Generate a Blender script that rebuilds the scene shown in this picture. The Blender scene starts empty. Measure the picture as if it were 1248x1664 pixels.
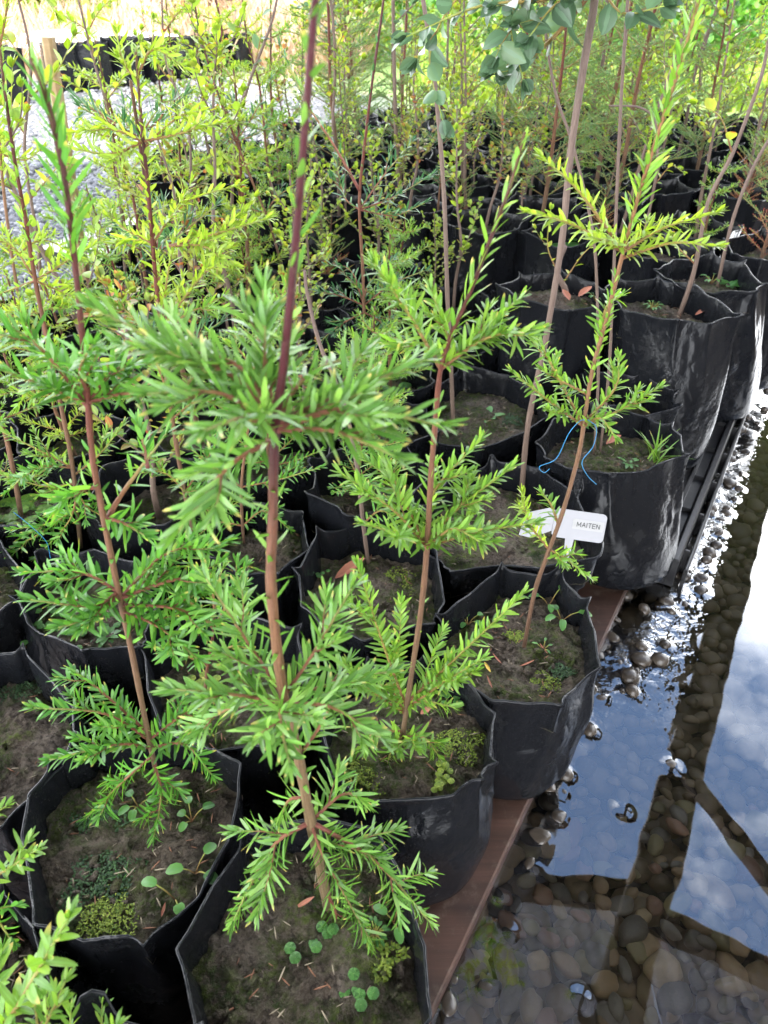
import bpy, math, random
import numpy as np
from mathutils import Vector, Matrix, noise

# ------------------------------------------------------------------ camera, sky, sun, exposure
S = bpy.context.scene
PITCH = math.radians(37); CZ = .95; FPX = 1202.0
cam = bpy.data.objects.new('camera', bpy.data.cameras.new('camera'))
S.collection.objects.link(cam); S.camera = cam
cam.location = (0, 0, CZ); cam.rotation_euler = (math.pi/2-PITCH, 0, 0)
cam.data.sensor_fit = 'VERTICAL'; cam.data.sensor_height = 36; cam.data.sensor_width = 27
cam.data.lens = FPX/1664*36; cam.data.clip_start = .02; cam.data.clip_end = 400
cam.data.dof.use_dof = True; cam.data.dof.focus_distance = .92; cam.data.dof.aperture_fstop = 11
S.view_settings.view_transform = 'Standard'; S.view_settings.look = 'None'
S.view_settings.exposure = 2.55; S.view_settings.gamma = 1
S.cycles.use_denoising = True
S.cycles.max_bounces = 10; S.cycles.transparent_max_bounces = 12; S.cycles.sample_clamp_indirect = 6
SUN_EL, SUN_ROT = math.radians(48), math.radians(205)
W = bpy.data.worlds.new('World'); S.world = W; W.use_nodes = True
nt = W.node_tree; nt.nodes.clear()
def wn(t, **k):
    n = nt.nodes.new(t)
    for a, b in k.items(): setattr(n, a, b)
    return n
sky = wn('ShaderNodeTexSky', sky_type='NISHITA', sun_disc=False, sun_elevation=SUN_EL, sun_rotation=SUN_ROT)
tc = wn('ShaderNodeTexCoord'); mp = wn('ShaderNodeMapping'); nz = wn('ShaderNodeTexNoise')
mp.inputs['Location'].default_value = (.62, .3, .1); mp.inputs['Scale'].default_value = (1, 1, 1.6)
nz.inputs['Scale'].default_value = 2.0; nz.inputs['Detail'].default_value = 7; nz.inputs['Roughness'].default_value = .55
cr = wn('ShaderNodeValToRGB'); cr.color_ramp.elements[0].position = .45; cr.color_ramp.elements[1].position = .66
mx = wn('ShaderNodeMix', data_type='RGBA'); mx.inputs['B'].default_value = (11, 11.3, 11.8, 1)
bg = wn('ShaderNodeBackground'); bg.inputs['Strength'].default_value = .15
out = wn('ShaderNodeOutputWorld')
L = nt.links.new
L(tc.outputs['Generated'], mp.inputs[0]); sz = wn('ShaderNodeSeparateXYZ'); mz = wn('ShaderNodeMath', operation='MULTIPLY_ADD'); mz.inputs[1].default_value = -1.0; mz.inputs[2].default_value = .73
ad = wn('ShaderNodeMath', operation='ADD'); L(tc.outputs['Generated'], sz.inputs[0]); L(sz.outputs[2], mz.inputs[0])
L(mp.outputs[0], nz.inputs['Vector']); L(nz.outputs[0], ad.inputs[0]); L(mz.outputs[0], ad.inputs[1]); L(ad.outputs[0], cr.inputs[0])
L(cr.outputs[0], mx.inputs['Factor']); L(sky.outputs[0], mx.inputs['A']); L(mx.outputs['Result'], bg.inputs[0]); L(bg.outputs[0], out.inputs[0])
sl = bpy.data.lights.new('sun', 'SUN'); sl.energy = 2.3; sl.angle = math.radians(.5); sl.color = (1, .95, .86)
sun = bpy.data.objects.new('sun', sl); S.collection.objects.link(sun)
sd = Vector((math.sin(SUN_ROT)*math.cos(SUN_EL), math.cos(SUN_ROT)*math.cos(SUN_EL), math.sin(SUN_EL)))
sun.rotation_euler = sd.to_track_quat('Z', 'Y').to_euler()

# ------------------------------------------------------------------ surveying: photo pixel -> place in the scene
def ray(px, py):
    a = (px-624)/FPX; b = -(py-832)/FPX
    return np.array([a, math.cos(PITCH)+b*math.sin(PITCH), -math.sin(PITCH)+b*math.cos(PITCH)])
O = np.array([0, 0, CZ])
def at(px, py, z): d = ray(px, py); return O+d*((z-CZ)/d[2])
def upright(px, py, y): d = ray(px, py); return O+d*(y/d[1])
def mirrored(px, py, h):
    d = ray(px, py); p = O+d*(-CZ/d[2]); d = d.copy(); d[2] *= -1
    return p+d*(h/d[2])
def proj(p):
    y, z = p[1], p[2]-CZ
    dep = y*math.cos(PITCH)-z*math.sin(PITCH); v = y*math.sin(PITCH)+z*math.cos(PITCH)
    return 624+FPX*p[0]/dep, 832-FPX*v/dep, dep

# ------------------------------------------------------------------ mesh helpers
COL = S.collection
class MB:
    def __init__(s): s.v = []; s.t = []; s.q = []; s.uv = []; s.n = 0; s.tm = []; s.qm = []
    def add(s, v, t=None, q=None, uv=None, m=0):
        v = np.asarray(v, float).reshape(-1, 3); k = len(v)
        s.v.append(v); s.uv.append(np.zeros((k, 2)) if uv is None else np.asarray(uv, float).reshape(-1, 2))
        if t is not None and len(t): t = np.asarray(t, int).reshape(-1, 3); s.t.append(t+s.n); s.tm.append(np.full(len(t), m))
        if q is not None and len(q): q = np.asarray(q, int).reshape(-1, 4); s.q.append(q+s.n); s.qm.append(np.full(len(q), m))
        s.n += k
    def build(s, name, mats, parent=None, smooth=True, loc=None):
        V = np.concatenate(s.v); UV = np.concatenate(s.uv)
        if parent is not None: V = V-np.array(parent['_o'])
        if loc is not None: V = V-np.array(loc)
        T = np.concatenate(s.t) if s.t else np.zeros((0, 3), int); Q = np.concatenate(s.q) if s.q else np.zeros((0, 4), int)
        li = np.concatenate([T.ravel(), Q.ravel()]); nf = len(T)+len(Q)
        st = np.concatenate([np.arange(len(T))*3, len(T)*3+np.arange(len(Q))*4])
        me = bpy.data.meshes.new(name); me.vertices.add(len(V)); me.vertices.foreach_set('co', V.astype('f').ravel())
        me.loops.add(len(li)); me.loops.foreach_set('vertex_index', li.astype('i'))
        me.polygons.add(nf); me.polygons.foreach_set('loop_start', st.astype('i'))
        me.update(calc_edges=True)
        me.polygons.foreach_set('use_smooth', np.full(nf, smooth))
        mi = np.concatenate((s.tm or [np.zeros(0)])+(s.qm or [np.zeros(0)])).astype('i')
        u = me.uv_layers.new(name='UVMap'); u.data.foreach_set('uv', UV[li].astype('f').ravel())
        for m in (mats if isinstance(mats, (list, tuple)) else [mats]): me.materials.append(m)
        me.polygons.foreach_set('material_index', mi); me.update()
        o = bpy.data.objects.new(name, me); COL.objects.link(o)
        if parent is not None: o.parent = parent
        if loc is not None: o.location = loc
        o['_o'] = (0., 0., 0.) if loc is None else tuple(float(x) for x in loc)
        if parent is not None: o['_o'] = tuple(parent['_o'])
        return o
def tag(o, label=None, cat=None, group=None, kind=None):
    if label: o['label'] = label
    if cat: o['category'] = cat
    if group: o['group'] = group
    if kind: o['kind'] = kind
    return o
def empty(name, loc, label=None, cat=None, group=None):
    o = bpy.data.objects.new(name, None); COL.objects.link(o); o.location = tuple(float(x) for x in loc)
    o.empty_display_size = .05; o['_o'] = tuple(float(x) for x in loc)
    return tag(o, label, cat, group)
KIDS = {}
def copy_tree(o, parent=None):
    c = o.copy(); COL.objects.link(c); c.parent = parent
    if o.name not in KIDS: KIDS[o.name] = list(o.children)
    for ch in KIDS[o.name]: copy_tree(ch, c)
    return c
def norm(a): return a/np.maximum(np.linalg.norm(a, axis=-1, keepdims=True), 1e-9)
def smooth_path(P, n=8):
    P = np.asarray(P, float)
    if len(P) < 3:
        t = np.linspace(0, 1, n*max(1, len(P)-1)+1)[:, None]; return P[0]*(1-t)+P[-1]*t
    Q = np.vstack([2*P[0]-P[1], P, 2*P[-1]-P[-2]]); out = []
    for i in range(len(P)-1):
        a, b, c, d = Q[i:i+4]
        for t in np.linspace(0, 1, n, endpoint=False):
            out.append(.5*((2*b)+(-a+c)*t+(2*a-5*b+4*c-d)*t*t+(-a+3*b-3*c+d)*t**3))
    out.append(P[-1]); return np.array(out)
def tube(mb, P, R, sides=8, m=0, cap=True, rough=0, rng=None):
    P = np.asarray(P, float); n = len(P); R = np.broadcast_to(np.asarray(R, float), (n,))
    T = norm(np.gradient(P, axis=0)); ref = np.array([0, 1, 0]) if abs(T[0][1]) < .8 else np.array([1, 0, 0])
    s = norm(np.cross(T, ref)); u = np.cross(s, T)
    a = np.linspace(0, 2*math.pi, sides, endpoint=False)
    rr = R[:, None]*np.ones(sides)
    if rough and rng is not None: rr = rr*(1+rng.normal(0, rough, (n, sides)))
    V = P[:, None]+(np.cos(a)[None, :, None]*s[:, None]+np.sin(a)[None, :, None]*u[:, None])*rr[..., None]
    i = np.arange(n-1)[:, None]*sides; j = np.arange(sides)[None]; k = (j+1) % sides
    q = np.stack([i+j, i+k, i+sides+k, i+sides+j], -1).reshape(-1, 4)
    uv = np.stack([np.repeat(np.linspace(0, 1, n), sides), np.tile(a/6.283, n)], -1)
    V = V.reshape(-1, 3); t = []
    if cap:
        V = np.vstack([V, P[-1]+T[-1]*R[-1]*.8, P[0]]); uv = np.vstack([uv, [1, 0], [0, 0]])
        t = [(n*sides-sides+x, n*sides-sides+(x+1) % sides, n*sides) for x in range(sides)]+[((x+1) % sides, x, n*sides+1) for x in range(sides)]
    mb.add(V, t, q, uv, m)
PROF = dict(linear=([0, .1, .35, .65, .88, 1], [.25, .75, 1, .92, .55, 0]), oval=([0, .14, .4, .65, .88, 1], [.1, .6, 1, .9, .45, 0]),
            lite=([0, .3, .72, 1], [.3, 1, .85, 0]), round=([0, .12, .4, .75, .95, 1], [.3, .8, 1.05, .95, .45, 0]), blade=([0, .25, .5, .75, 1], [.8, 1, .85, .55, 0]),
            needle=([0, .5, 1], [.8, 1, 0]))
def leaves(mb, B, D, N, Ln, Wd, curl=-.12, prof='linear', fold=.18, m=0, rng=None):
    n = len(B)
    if n == 0: return
    D = norm(D); N = norm(N-(N*D).sum(-1, keepdims=True)*D); Sd = np.cross(D, N)
    us, ws = PROF[prof]; Ln = np.broadcast_to(Ln, (n,)); Wd = np.broadcast_to(Wd, (n,)); curl = np.broadcast_to(curl, (n,))
    V = []; UV = []
    for u, w in zip(us, ws):
        c = B+D*(u*Ln)[:, None]+N*(curl*Ln*u*u)[:, None]
        if w == 0: V.append(c); UV.append((u, .5)); continue
        e = Sd*(w*Wd*.5)[:, None]; f = N*(fold*w*Wd)[:, None]
        V += [c-e+f, c, c+e+f]; UV += [(u, 0), (u, .5), (u, 1)]
    k = len(V); V = np.stack(V, 1).reshape(-1, 3); UV = np.tile(np.array(UV), (n, 1)); r = len(us)-2
    q = []; t = []
    for i in range(r): b = i*3; q += [(b, b+1, b+4, b+3), (b+1, b+2, b+5, b+4)]
    b = r*3; t = [(b, b+1, b+3), (b+1, b+2, b+3)]
    off = (np.arange(n)*k)[:, None, None]
    mb.add(V, (np.array(t)[None]+off).reshape(-1, 3), (np.array(q)[None]+off).reshape(-1, 4), UV, m)
def leafpath(mb, rng, P, sp, t0=.04, t1=1., m=0):
    """leaves set along a twig"""
    P = np.asarray(P, float); seg = np.linalg.norm(np.diff(P, axis=0), axis=1); cum = np.r_[0, np.cumsum(seg)]; tot = cum[-1]
    s = np.arange(tot*t0, tot*t1, sp['gap'])
    if len(s) == 0: return
    s = s+rng.normal(0, sp['gap']*.25, len(s)); s = np.clip(s, 0, tot)
    p = np.stack([np.interp(s, cum, P[:, i]) for i in range(3)], -1)
    T = norm(np.stack([np.interp(s, (cum[1:]+cum[:-1])/2, np.diff(P[:, i])/seg) for i in range(3)], -1))
    Z = np.array([0, 0, 1.]); sd = np.cross(T, Z); bad = np.linalg.norm(sd, axis=1) < .25
    sd[bad] = np.cross(T[bad], np.array([.3, -1, 0])); sd = norm(sd); up = np.cross(sd, T)
    k = np.arange(len(s)); tt = s/max(tot, 1e-6)
    if sp.get('spiral', True): ph = k*2.4+rng.normal(0, .3, len(k))
    else: ph = (k % 2)*math.pi+rng.normal(0, .35, len(k))
    fl = np.where(bad, 1, sp.get('flat', .55))
    rad = norm(np.cos(ph)[:, None]*sd+(np.sin(ph)*fl)[:, None]*up+Z*sp.get('lift', .12))
    a = np.radians(sp.get('ang', 58)+rng.normal(0, 9, len(k)))*(1-.45*tt**3)
    D = np.cos(a)[:, None]*T+np.sin(a)[:, None]*rad
    N = T*.5+up*.5+rng.normal(0, .18, (len(k), 3)); N[bad] = T[bad]*.6+rng.normal(0, .6, (bad.sum(), 3))
    Ln = sp['L']*rng.uniform(.62, 1.15, len(k))*(1-.42*tt**3)*(1-.3*np.clip(1-tt*6, 0, 1))
    leaves(mb, p, D, N, Ln, sp['W']*rng.uniform(.85, 1.15, len(k)), rng.normal(sp.get('curl', -.12), .15, len(k)), sp.get('prof', 'linear'), sp.get('fold', .15), m)
    if t1 > .95:
        n = 5; a = np.arange(n)*2.4; Tn = T[-1]
        rad = np.cos(a)[:, None]*sd[-1]+np.sin(a)[:, None]*up[-1]
        leaves(mb, np.tile(P[-1], (n, 1)), Tn*1.0+rad*.42, up[-1]+Tn*.2+rad*-.5, sp['L']*.62*rng.uniform(.7, 1.1, n), sp['W']*.8, .02, sp.get('prof', 'linear'), .12, m)

# ------------------------------------------------------------------ materials
def mat(name):
    m = bpy.data.materials.new(name); m.use_nodes = True; t = m.node_tree; t.nodes.clear()
    def N(ty, ins=None, **k):
        n = t.nodes.new(ty)
        for a, b in k.items(): setattr(n, a, b)
        for a, b in (ins or {}).items():
            if isinstance(b, bpy.types.NodeSocket): t.links.new(b, n.inputs[a])
            else: n.inputs[a].default_value = b
        return n
    return m, N
def c4(c): return (c[0], c[1], c[2], 1)
def ramp(N, fac, stops, interp='LINEAR'):
    n = N('ShaderNodeValToRGB'); r = n.color_ramp; r.interpolation = interp
    while len(r.elements) < len(stops): r.elements.new(.5)
    for e, (p, c) in zip(r.elements, stops): e.position = p; e.color = c4(c) if not isinstance(c, (int, float)) else (c, c, c, 1)
    n.id_data.links.new(fac, n.inputs[0]); return n.outputs[0]
def mixc(N, f, a, b, mode='MIX'):
    n = N('ShaderNodeMix', data_type='RGBA', blend_type=mode)
    for k, v in (('Factor', f), ('A', a), ('B', b)):
        if isinstance(v, bpy.types.NodeSocket): n.id_data.links.new(v, n.inputs[k])
        else: n.inputs[k].default_value = c4(v) if isinstance(v, tuple) else v
    return n.outputs['Result']
def math_(N, op, a, b=0., c=None):
    n = N('ShaderNodeMath', operation=op)
    for i, v in enumerate((a, b) if c is None else (a, b, c)):
        if isinstance(v, bpy.types.NodeSocket): n.id_data.links.new(v, n.inputs[i])
        else: n.inputs[i].default_value = v
    return n.outputs[0]
def noise_(N, scale, detail=4, rough=.5, vec=None, obj=False):
    n = N('ShaderNodeTexNoise', {'Scale': scale, 'Detail': detail, 'Roughness': rough})
    if vec is None: vec = (N('ShaderNodeTexCoord').outputs['Object'] if obj else N('ShaderNodeNewGeometry').outputs['Position'])
    n.id_data.links.new(vec, n.inputs['Vector']); return n.outputs[0]
def bump(N, h, strength=.5, dist=.002):
    return N('ShaderNodeBump', {'Height': h, 'Strength': strength, 'Distance': dist}).outputs[0]
def leaf_mat(name, cols, tip=None, tipshare=.75, trans=.35, rough=.36, rib=.35, var=.5):
    m, N = mat(name); g = N('ShaderNodeNewGeometry'); uv = N('ShaderNodeUVMap').outputs[0]; sx = N('ShaderNodeSeparateXYZ', {0: uv})
    rnd = g.outputs['Random Per Island']; k = len(cols)
    col = ramp(N, rnd, [(i/(k-1), c) for i, c in enumerate(cols)])
    hs = N('ShaderNodeHueSaturation', {'Color': col, 'Value': math_(N, 'ADD', 1-var*.5, math_(N, 'MULTIPLY', math_(N, 'FRACT', math_(N, 'MULTIPLY', rnd, 37.7)), var))})
    col = hs.outputs[0]
    y = math_(N, 'ABSOLUTE', math_(N, 'SUBTRACT', sx.outputs[1], .5))
    ribf = math_(N, 'MULTIPLY', math_(N, 'LESS_THAN', y, .12), rib)
    col = mixc(N, ribf, col, tuple(min(1, c*1.7+.02) for c in cols[0]))
    if tip:
        f = math_(N, 'MULTIPLY', ramp(N, sx.outputs[0], [(.72, 0), (.95, 1)]), math_(N, 'GREATER_THAN', math_(N, 'FRACT', math_(N, 'MULTIPLY', rnd, 91.3)), tipshare))
        col = mixc(N, f, col, tip)
    nz = noise_(N, 900, 2); b = bump(N, math_(N, 'ADD', math_(N, 'MULTIPLY', y, -1.4), math_(N, 'MULTIPLY', nz, .35)), .35, .0012)
    p = N('ShaderNodeBsdfPrincipled', {'Base Color': col, 'Roughness': rough, 'Normal': b, 'Specular IOR Level': .5})
    tc = N('ShaderNodeHueSaturation', {'Color': col, 'Hue': .485, 'Saturation': 1.1, 'Value': 1.5})
    tr = N('ShaderNodeBsdfTranslucent', {'Color': tc.outputs[0]})
    mx = N('ShaderNodeMixShader', {0: trans, 1: p.outputs[0], 2: tr.outputs[0]})
    N('ShaderNodeOutputMaterial', {0: mx.outputs[0]}); return m
def bark_mat(name, stops, rough=.6, streak=.5):
    m, N = mat(name); uv = N('ShaderNodeUVMap').outputs[0]; sx = N('ShaderNodeSeparateXYZ', {0: uv})
    col = ramp(N, sx.outputs[0], stops)
    v = N('ShaderNodeCombineXYZ', {0: math_(N, 'MULTIPLY', sx.outputs[0], 26), 1: math_(N, 'MULTIPLY', sx.outputs[1], 9)}).outputs[0]
    n1 = noise_(N, 1.6, 5, .65, vec=v); n2 = noise_(N, 350, 4)
    col = mixc(N, math_(N, 'MULTIPLY', ramp(N, n1, [(.38, 1), (.6, 0)]), streak), col, (.035, .02, .014))
    col = mixc(N, math_(N, 'MULTIPLY', ramp(N, n2, [(.55, 0), (.75, 1)]), .08), col, (.4, .31, .2))
    p = N('ShaderNodeBsdfPrincipled', {'Base Color': col, 'Roughness': rough, 'Specular IOR Level': .25, 'Normal': bump(N, math_(N, 'ADD', n1, math_(N, 'MULTIPLY', n2, .4)), .7, .0018)})
    N('ShaderNodeOutputMaterial', {0: p.outputs[0]}); return m
def simple(name, col, rough=.6, nscale=60, amt=.25, bstr=.3, bdist=.002, spec=.5, dark=None, obj=False, detail=5):
    m, N = mat(name); n = noise_(N, nscale, detail, .6, obj=obj)
    c = mixc(N, math_(N, 'MULTIPLY', ramp(N, n, [(.35, 0), (.7, 1)]), amt), col, dark or tuple(x*.4 for x in col))
    p = N('ShaderNodeBsdfPrincipled', {'Base Color': c, 'Roughness': rough, 'Specular IOR Level': spec, 'Normal': bump(N, n, bstr, bdist)})
    N('ShaderNodeOutputMaterial', {0: p.outputs[0]}); return m

def bag_material():
    m, N = mat('black_polythene'); pos = N('ShaderNodeNewGeometry').outputs['Position']
    mp = N('ShaderNodeMapping', {'Vector': pos, 'Scale': (1, 1, .6), 'Rotation': (.5, .3, 0)}).outputs[0]
    n1 = noise_(N, 16, 3, .5, vec=mp); n2 = noise_(N, 42, 4, .6, vec=mp); n3 = noise_(N, 9, 5, .55)
    crease = math_(N, 'ABSOLUTE', math_(N, 'SUBTRACT', n1, .5)); crease = math_(N, 'MINIMUM', math_(N, 'MULTIPLY', crease, 5), 1)
    c2 = math_(N, 'ABSOLUTE', math_(N, 'SUBTRACT', n2, .5)); c2 = math_(N, 'MINIMUM', math_(N, 'MULTIPLY', c2, 6), 1)
    zone = ramp(N, n3, [(.42, 0), (.65, 1)])
    dust = ramp(N, noise_(N, 13, 6, .65), [(.54, 0), (.74, 1)])
    scr = N('ShaderNodeMapping', {'Vector': pos, 'Scale': (60, 60, 900), 'Rotation': (.9, .4, .3)}).outputs[0]
    fine = ramp(N, noise_(N, 1., 3, .7, vec=scr), [(.64, 0), (.72, 1)])
    speck = ramp(N, noise_(N, 520, 2, .6), [(.66, 0), (.72, 1)])
    col = mixc(N, math_(N, 'MULTIPLY', dust, .2), (.0075, .0083, .0102), (.055, .054, .05))
    col = mixc(N, math_(N, 'MULTIPLY', math_(N, 'MULTIPLY', fine, zone), .2), col, (.12, .125, .13))
    col = mixc(N, math_(N, 'MULTIPLY', speck, .3), col, (.14, .12, .09))
    r = math_(N, 'ADD', .15, math_(N, 'MULTIPLY', dust, .2)); r = math_(N, 'ADD', r, math_(N, 'MULTIPLY', n3, .12))
    h = math_(N, 'ADD', math_(N, 'MULTIPLY', crease, .6), math_(N, 'MULTIPLY', math_(N, 'MULTIPLY', c2, zone), .35))
    p = N('ShaderNodeBsdfPrincipled', {'Base Color': col, 'Roughness': r, 'Normal': bump(N, h, .5, .006), 'Specular IOR Level': .24})
    N('ShaderNodeOutputMaterial', {0: p.outputs[0]}); return m
def soil_material():
    m, N = mat('potting_soil'); n1 = noise_(N, 22, 5, .6); n2 = noise_(N, 320, 6, .75); n3 = noise_(N, 14, 4, .6, vec=N('ShaderNodeMapping', {'Vector': N('ShaderNodeNewGeometry').outputs['Position'], 'Location': (3, 7, 1)}).outputs[0])
    col = ramp(N, n1, [(.3, (.055, .037, .027)), (.5, (.125, .094, .068)), (.7, (.21, .175, .14))])
    col = mixc(N, ramp(N, n2, [(.42, .0), (.62, .6)]), col, (.22, .18, .14)); col = mixc(N, ramp(N, noise_(N, 150, 5, .7), [(.36, .75), (.52, 0)]), col, (.016, .01, .007))
    fi = math_(N, 'MULTIPLY', ramp(N, n3, [(.44, 0), (.58, 1)]), ramp(N, noise_(N, 130, 5, .7), [(.38, .0), (.56, .95)]))
    moss = ramp(N, noise_(N, 45, 4), [(.35, (.03, .06, .012)), (.65, (.13, .17, .03))])
    col = mixc(N, fi, col, moss)
    vr = N('ShaderNodeTexVoronoi', {'Scale': 190.0, 'Vector': N('ShaderNodeNewGeometry').outputs['Position']})
    h = math_(N, 'ADD', n2, math_(N, 'MULTIPLY', vr.outputs[0], -.5)); h = math_(N, 'ADD', h, math_(N, 'MULTIPLY', fi, math_(N, 'MULTIPLY', noise_(N, 600, 2), 1.2)))
    p = N('ShaderNodeBsdfPrincipled', {'Base Color': col, 'Roughness': .85, 'Normal': bump(N, h, 1, .012), 'Specular IOR Level': .25})
    N('ShaderNodeOutputMaterial', {0: p.outputs[0]}); return m
CHIP = simple('bark_chip', (.22, .1, .055), .8, 90, .4); CHIP2 = simple('pale_chip', (.32, .26, .18), .8, 90, .4)
BAG = bag_material(); SOIL = soil_material()
G_DEEP = leaf_mat('leaf_deep', [(.07, .18, .028), (.12, .26, .045), (.2, .35, .075)], (.55, .45, .12), .86, .3, .27)
G_MID = leaf_mat('leaf_mid', [(.05, .17, .025), (.09, .25, .035), (.15, .33, .045)], (.5, .42, .1), .85, .34, .32)
G_FRESH = leaf_mat('leaf_fresh', [(.09, .21, .03), (.15, .29, .04), (.22, .36, .05)], (.5, .4, .1), .9, .38, .34)
G_LIME = leaf_mat('leaf_lime', [(.18, .3, .035), (.25, .37, .045), (.31, .4, .06)], None, 1, .42, .38)
G_DARK = leaf_mat('leaf_dark', [(.03, .1, .035), (.05, .14, .045), (.08, .19, .05)], None, 1, .25, .35)
G_OVAL = leaf_mat('leaf_oval', [(.05, .1, .05), (.08, .14, .075), (.11, .19, .08)], None, 1, .35, .3, .6)
G_SHRUB = leaf_mat('leaf_shrub', [(.16, .26, .03), (.27, .38, .05), (.12, .24, .04), (.36, .38, .06)], (.5, .16, .05), .7, .42, .35)
G_RED = leaf_mat('leaf_red', [(.18, .27, .05), (.22, .3, .05), (.33, .25, .06), (.32, .08, .05), (.2, .3, .05), (.26, .16, .06)], None, 1, .4, .35)
G_CYP = leaf_mat('leaf_cypress', [(.07, .16, .05), (.12, .24, .07), (.18, .31, .08)], None, 1, .35, .5)
G_WEED = leaf_mat('leaf_weed', [(.06, .17, .04), (.11, .26, .06)], None, 1, .4, .32, .5)
G_RUST = leaf_mat('leaf_rust', [(.3, .07, .03), (.2, .05, .03)], None, 1, .2, .5)
G_STRAW = leaf_mat('leaf_straw', [(.36, .25, .16), (.42, .3, .2), (.3, .24, .12)], None, 1, .3, .6)
BK_MAIN = bark_mat('bark_main', [(0, (.17, .125, .07)), (.16, (.18, .115, .06)), (.3, (.21, .105, .055)), (.46, (.15, .06, .035)), (.53, (.06, .008, .012)), (1, (.085, .010, .02))], .42)
BK_RED = bark_mat('bark_red', [(0, (.15, .1, .06)), (.35, (.19, .09, .05)), (.55, (.14, .035, .022)), (.8, (.075, .018, .02)), (1, (.13, .07, .03))], .5)
BK_ORANGE = bark_mat('bark_orange', [(0, (.12, .07, .045)), (.4, (.24, .13, .07)), (.75, (.3, .14, .06)), (1, (.28, .24, .07))], .5)
BK_GREY = bark_mat('bark_grey', [(0, (.15, .105, .08)), (.5, (.19, .135, .11)), (1, (.17, .12, .105))], .65, .35)
BK_TWIG = bark_mat('bark_twig', [(0, (.22, .09, .05)), (.5, (.34, .25, .07)), (1, (.3, .4, .08))], .5, .2)
BK_TWIGD = bark_mat('bark_twig_dark', [(0, (.17, .05, .04)), (.5, (.28, .12, .06)), (1, (.3, .36, .1))], .5, .2)

# ------------------------------------------------------------------ ground, pool bed, water
U = np.array([.5, .866]); V_ = np.array([-.866, .5]); EDGE = np.array([.051, .313])     # plank edge runs along U
def pool_dist(x, y):      # distance right of the plank edge
    return -((x-EDGE[0])*V_[0]+(y-EDGE[1])*V_[1])
def build_ground():
    xs = np.r_[-120, -60, -30, -15, np.linspace(-8, 8, 70), 15, 30, 60, 120]
    ys = np.r_[-40, -15, np.linspace(-4, 14, 80), 20, 30, 45, 70, 110, 170, 300]
    X, Y = np.meshgrid(xs, ys); d = pool_dist(X, Y)
    k = np.clip((d+1.4)/.3, 0, 1)*np.clip((2.6-d)/.4, 0, 1)*np.clip((5.5-Y)/.6, 0, 1)
    Zz = .01-.11*k; Zz += np.where((Y > 14) | (X < -9), .0, .012)*np.sin(X*2.1)*np.sin(Y*1.7+X)*(1-k)
    n, mm = X.shape; i = np.arange(n-1)[:, None]*mm; j = np.arange(mm-1)[None]
    q = np.stack([i+j, i+j+1, i+mm+j+1, i+mm+j], -1).reshape(-1, 4)
    m, N = mat('yard_ground'); pos = N('ShaderNodeNewGeometry').outputs['Position']; sp = N('ShaderNodeSeparateXYZ', {0: pos})
    vr = N('ShaderNodeTexVoronoi', {'Scale': 42.0, 'Vector': pos}); vr2 = N('ShaderNodeTexVoronoi', {'Scale': 75.0, 'Vector': pos})
    grav = ramp(N, vr.outputs['Color'], [(0, (.07, .072, .078)), (.5, (.14, .14, .148)), (1, (.26, .26, .27))])
    grav = mixc(N, ramp(N, vr.outputs['Distance'], [(.2, 0), (.55, .85)]), grav, (.05, .05, .05))
    lawn = ramp(N, noise_(N, 2.2, 6, .6), [(.3, (.08, .14, .03)), (.55, (.16, .24, .06)), (.75, (.3, .27, .14))])
    straw = ramp(N, noise_(N, 3, 6, .7), [(.3, (.24, .18, .12)), (.7, (.4, .31, .22))])
    e = math_(N, 'ADD', math_(N, 'ADD', sp.outputs[1], math_(N, 'MULTIPLY', sp.outputs[0], .35)), math_(N, 'MULTIPLY', noise_(N, 1.2, 4), 1.6))
    f = ramp(N, math_(N, 'MULTIPLY', e, .05), [(.365, 0), (.39, 1)])
    fs = ramp(N, math_(N, 'ADD', math_(N, 'MULTIPLY', sp.outputs[0], .08), .5), [(.3, 1), (.5, 0)])
    far = mixc(N, fs, lawn, straw)
    p = N('ShaderNodeBsdfPrincipled', {'Base Color': mixc(N, f, grav, far), 'Roughness': .9, 'Normal': bump(N, math_(N, 'SUBTRACT', 1, vr.outputs['Distance']), .9, .02)})
    N('ShaderNodeOutputMaterial', {0: p.outputs[0]})
    mb = MB(); mb.add(np.stack([X, Y, Zz], -1), q=q); tag(mb.build('ground', m), kind='structure')
build_ground()

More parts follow.
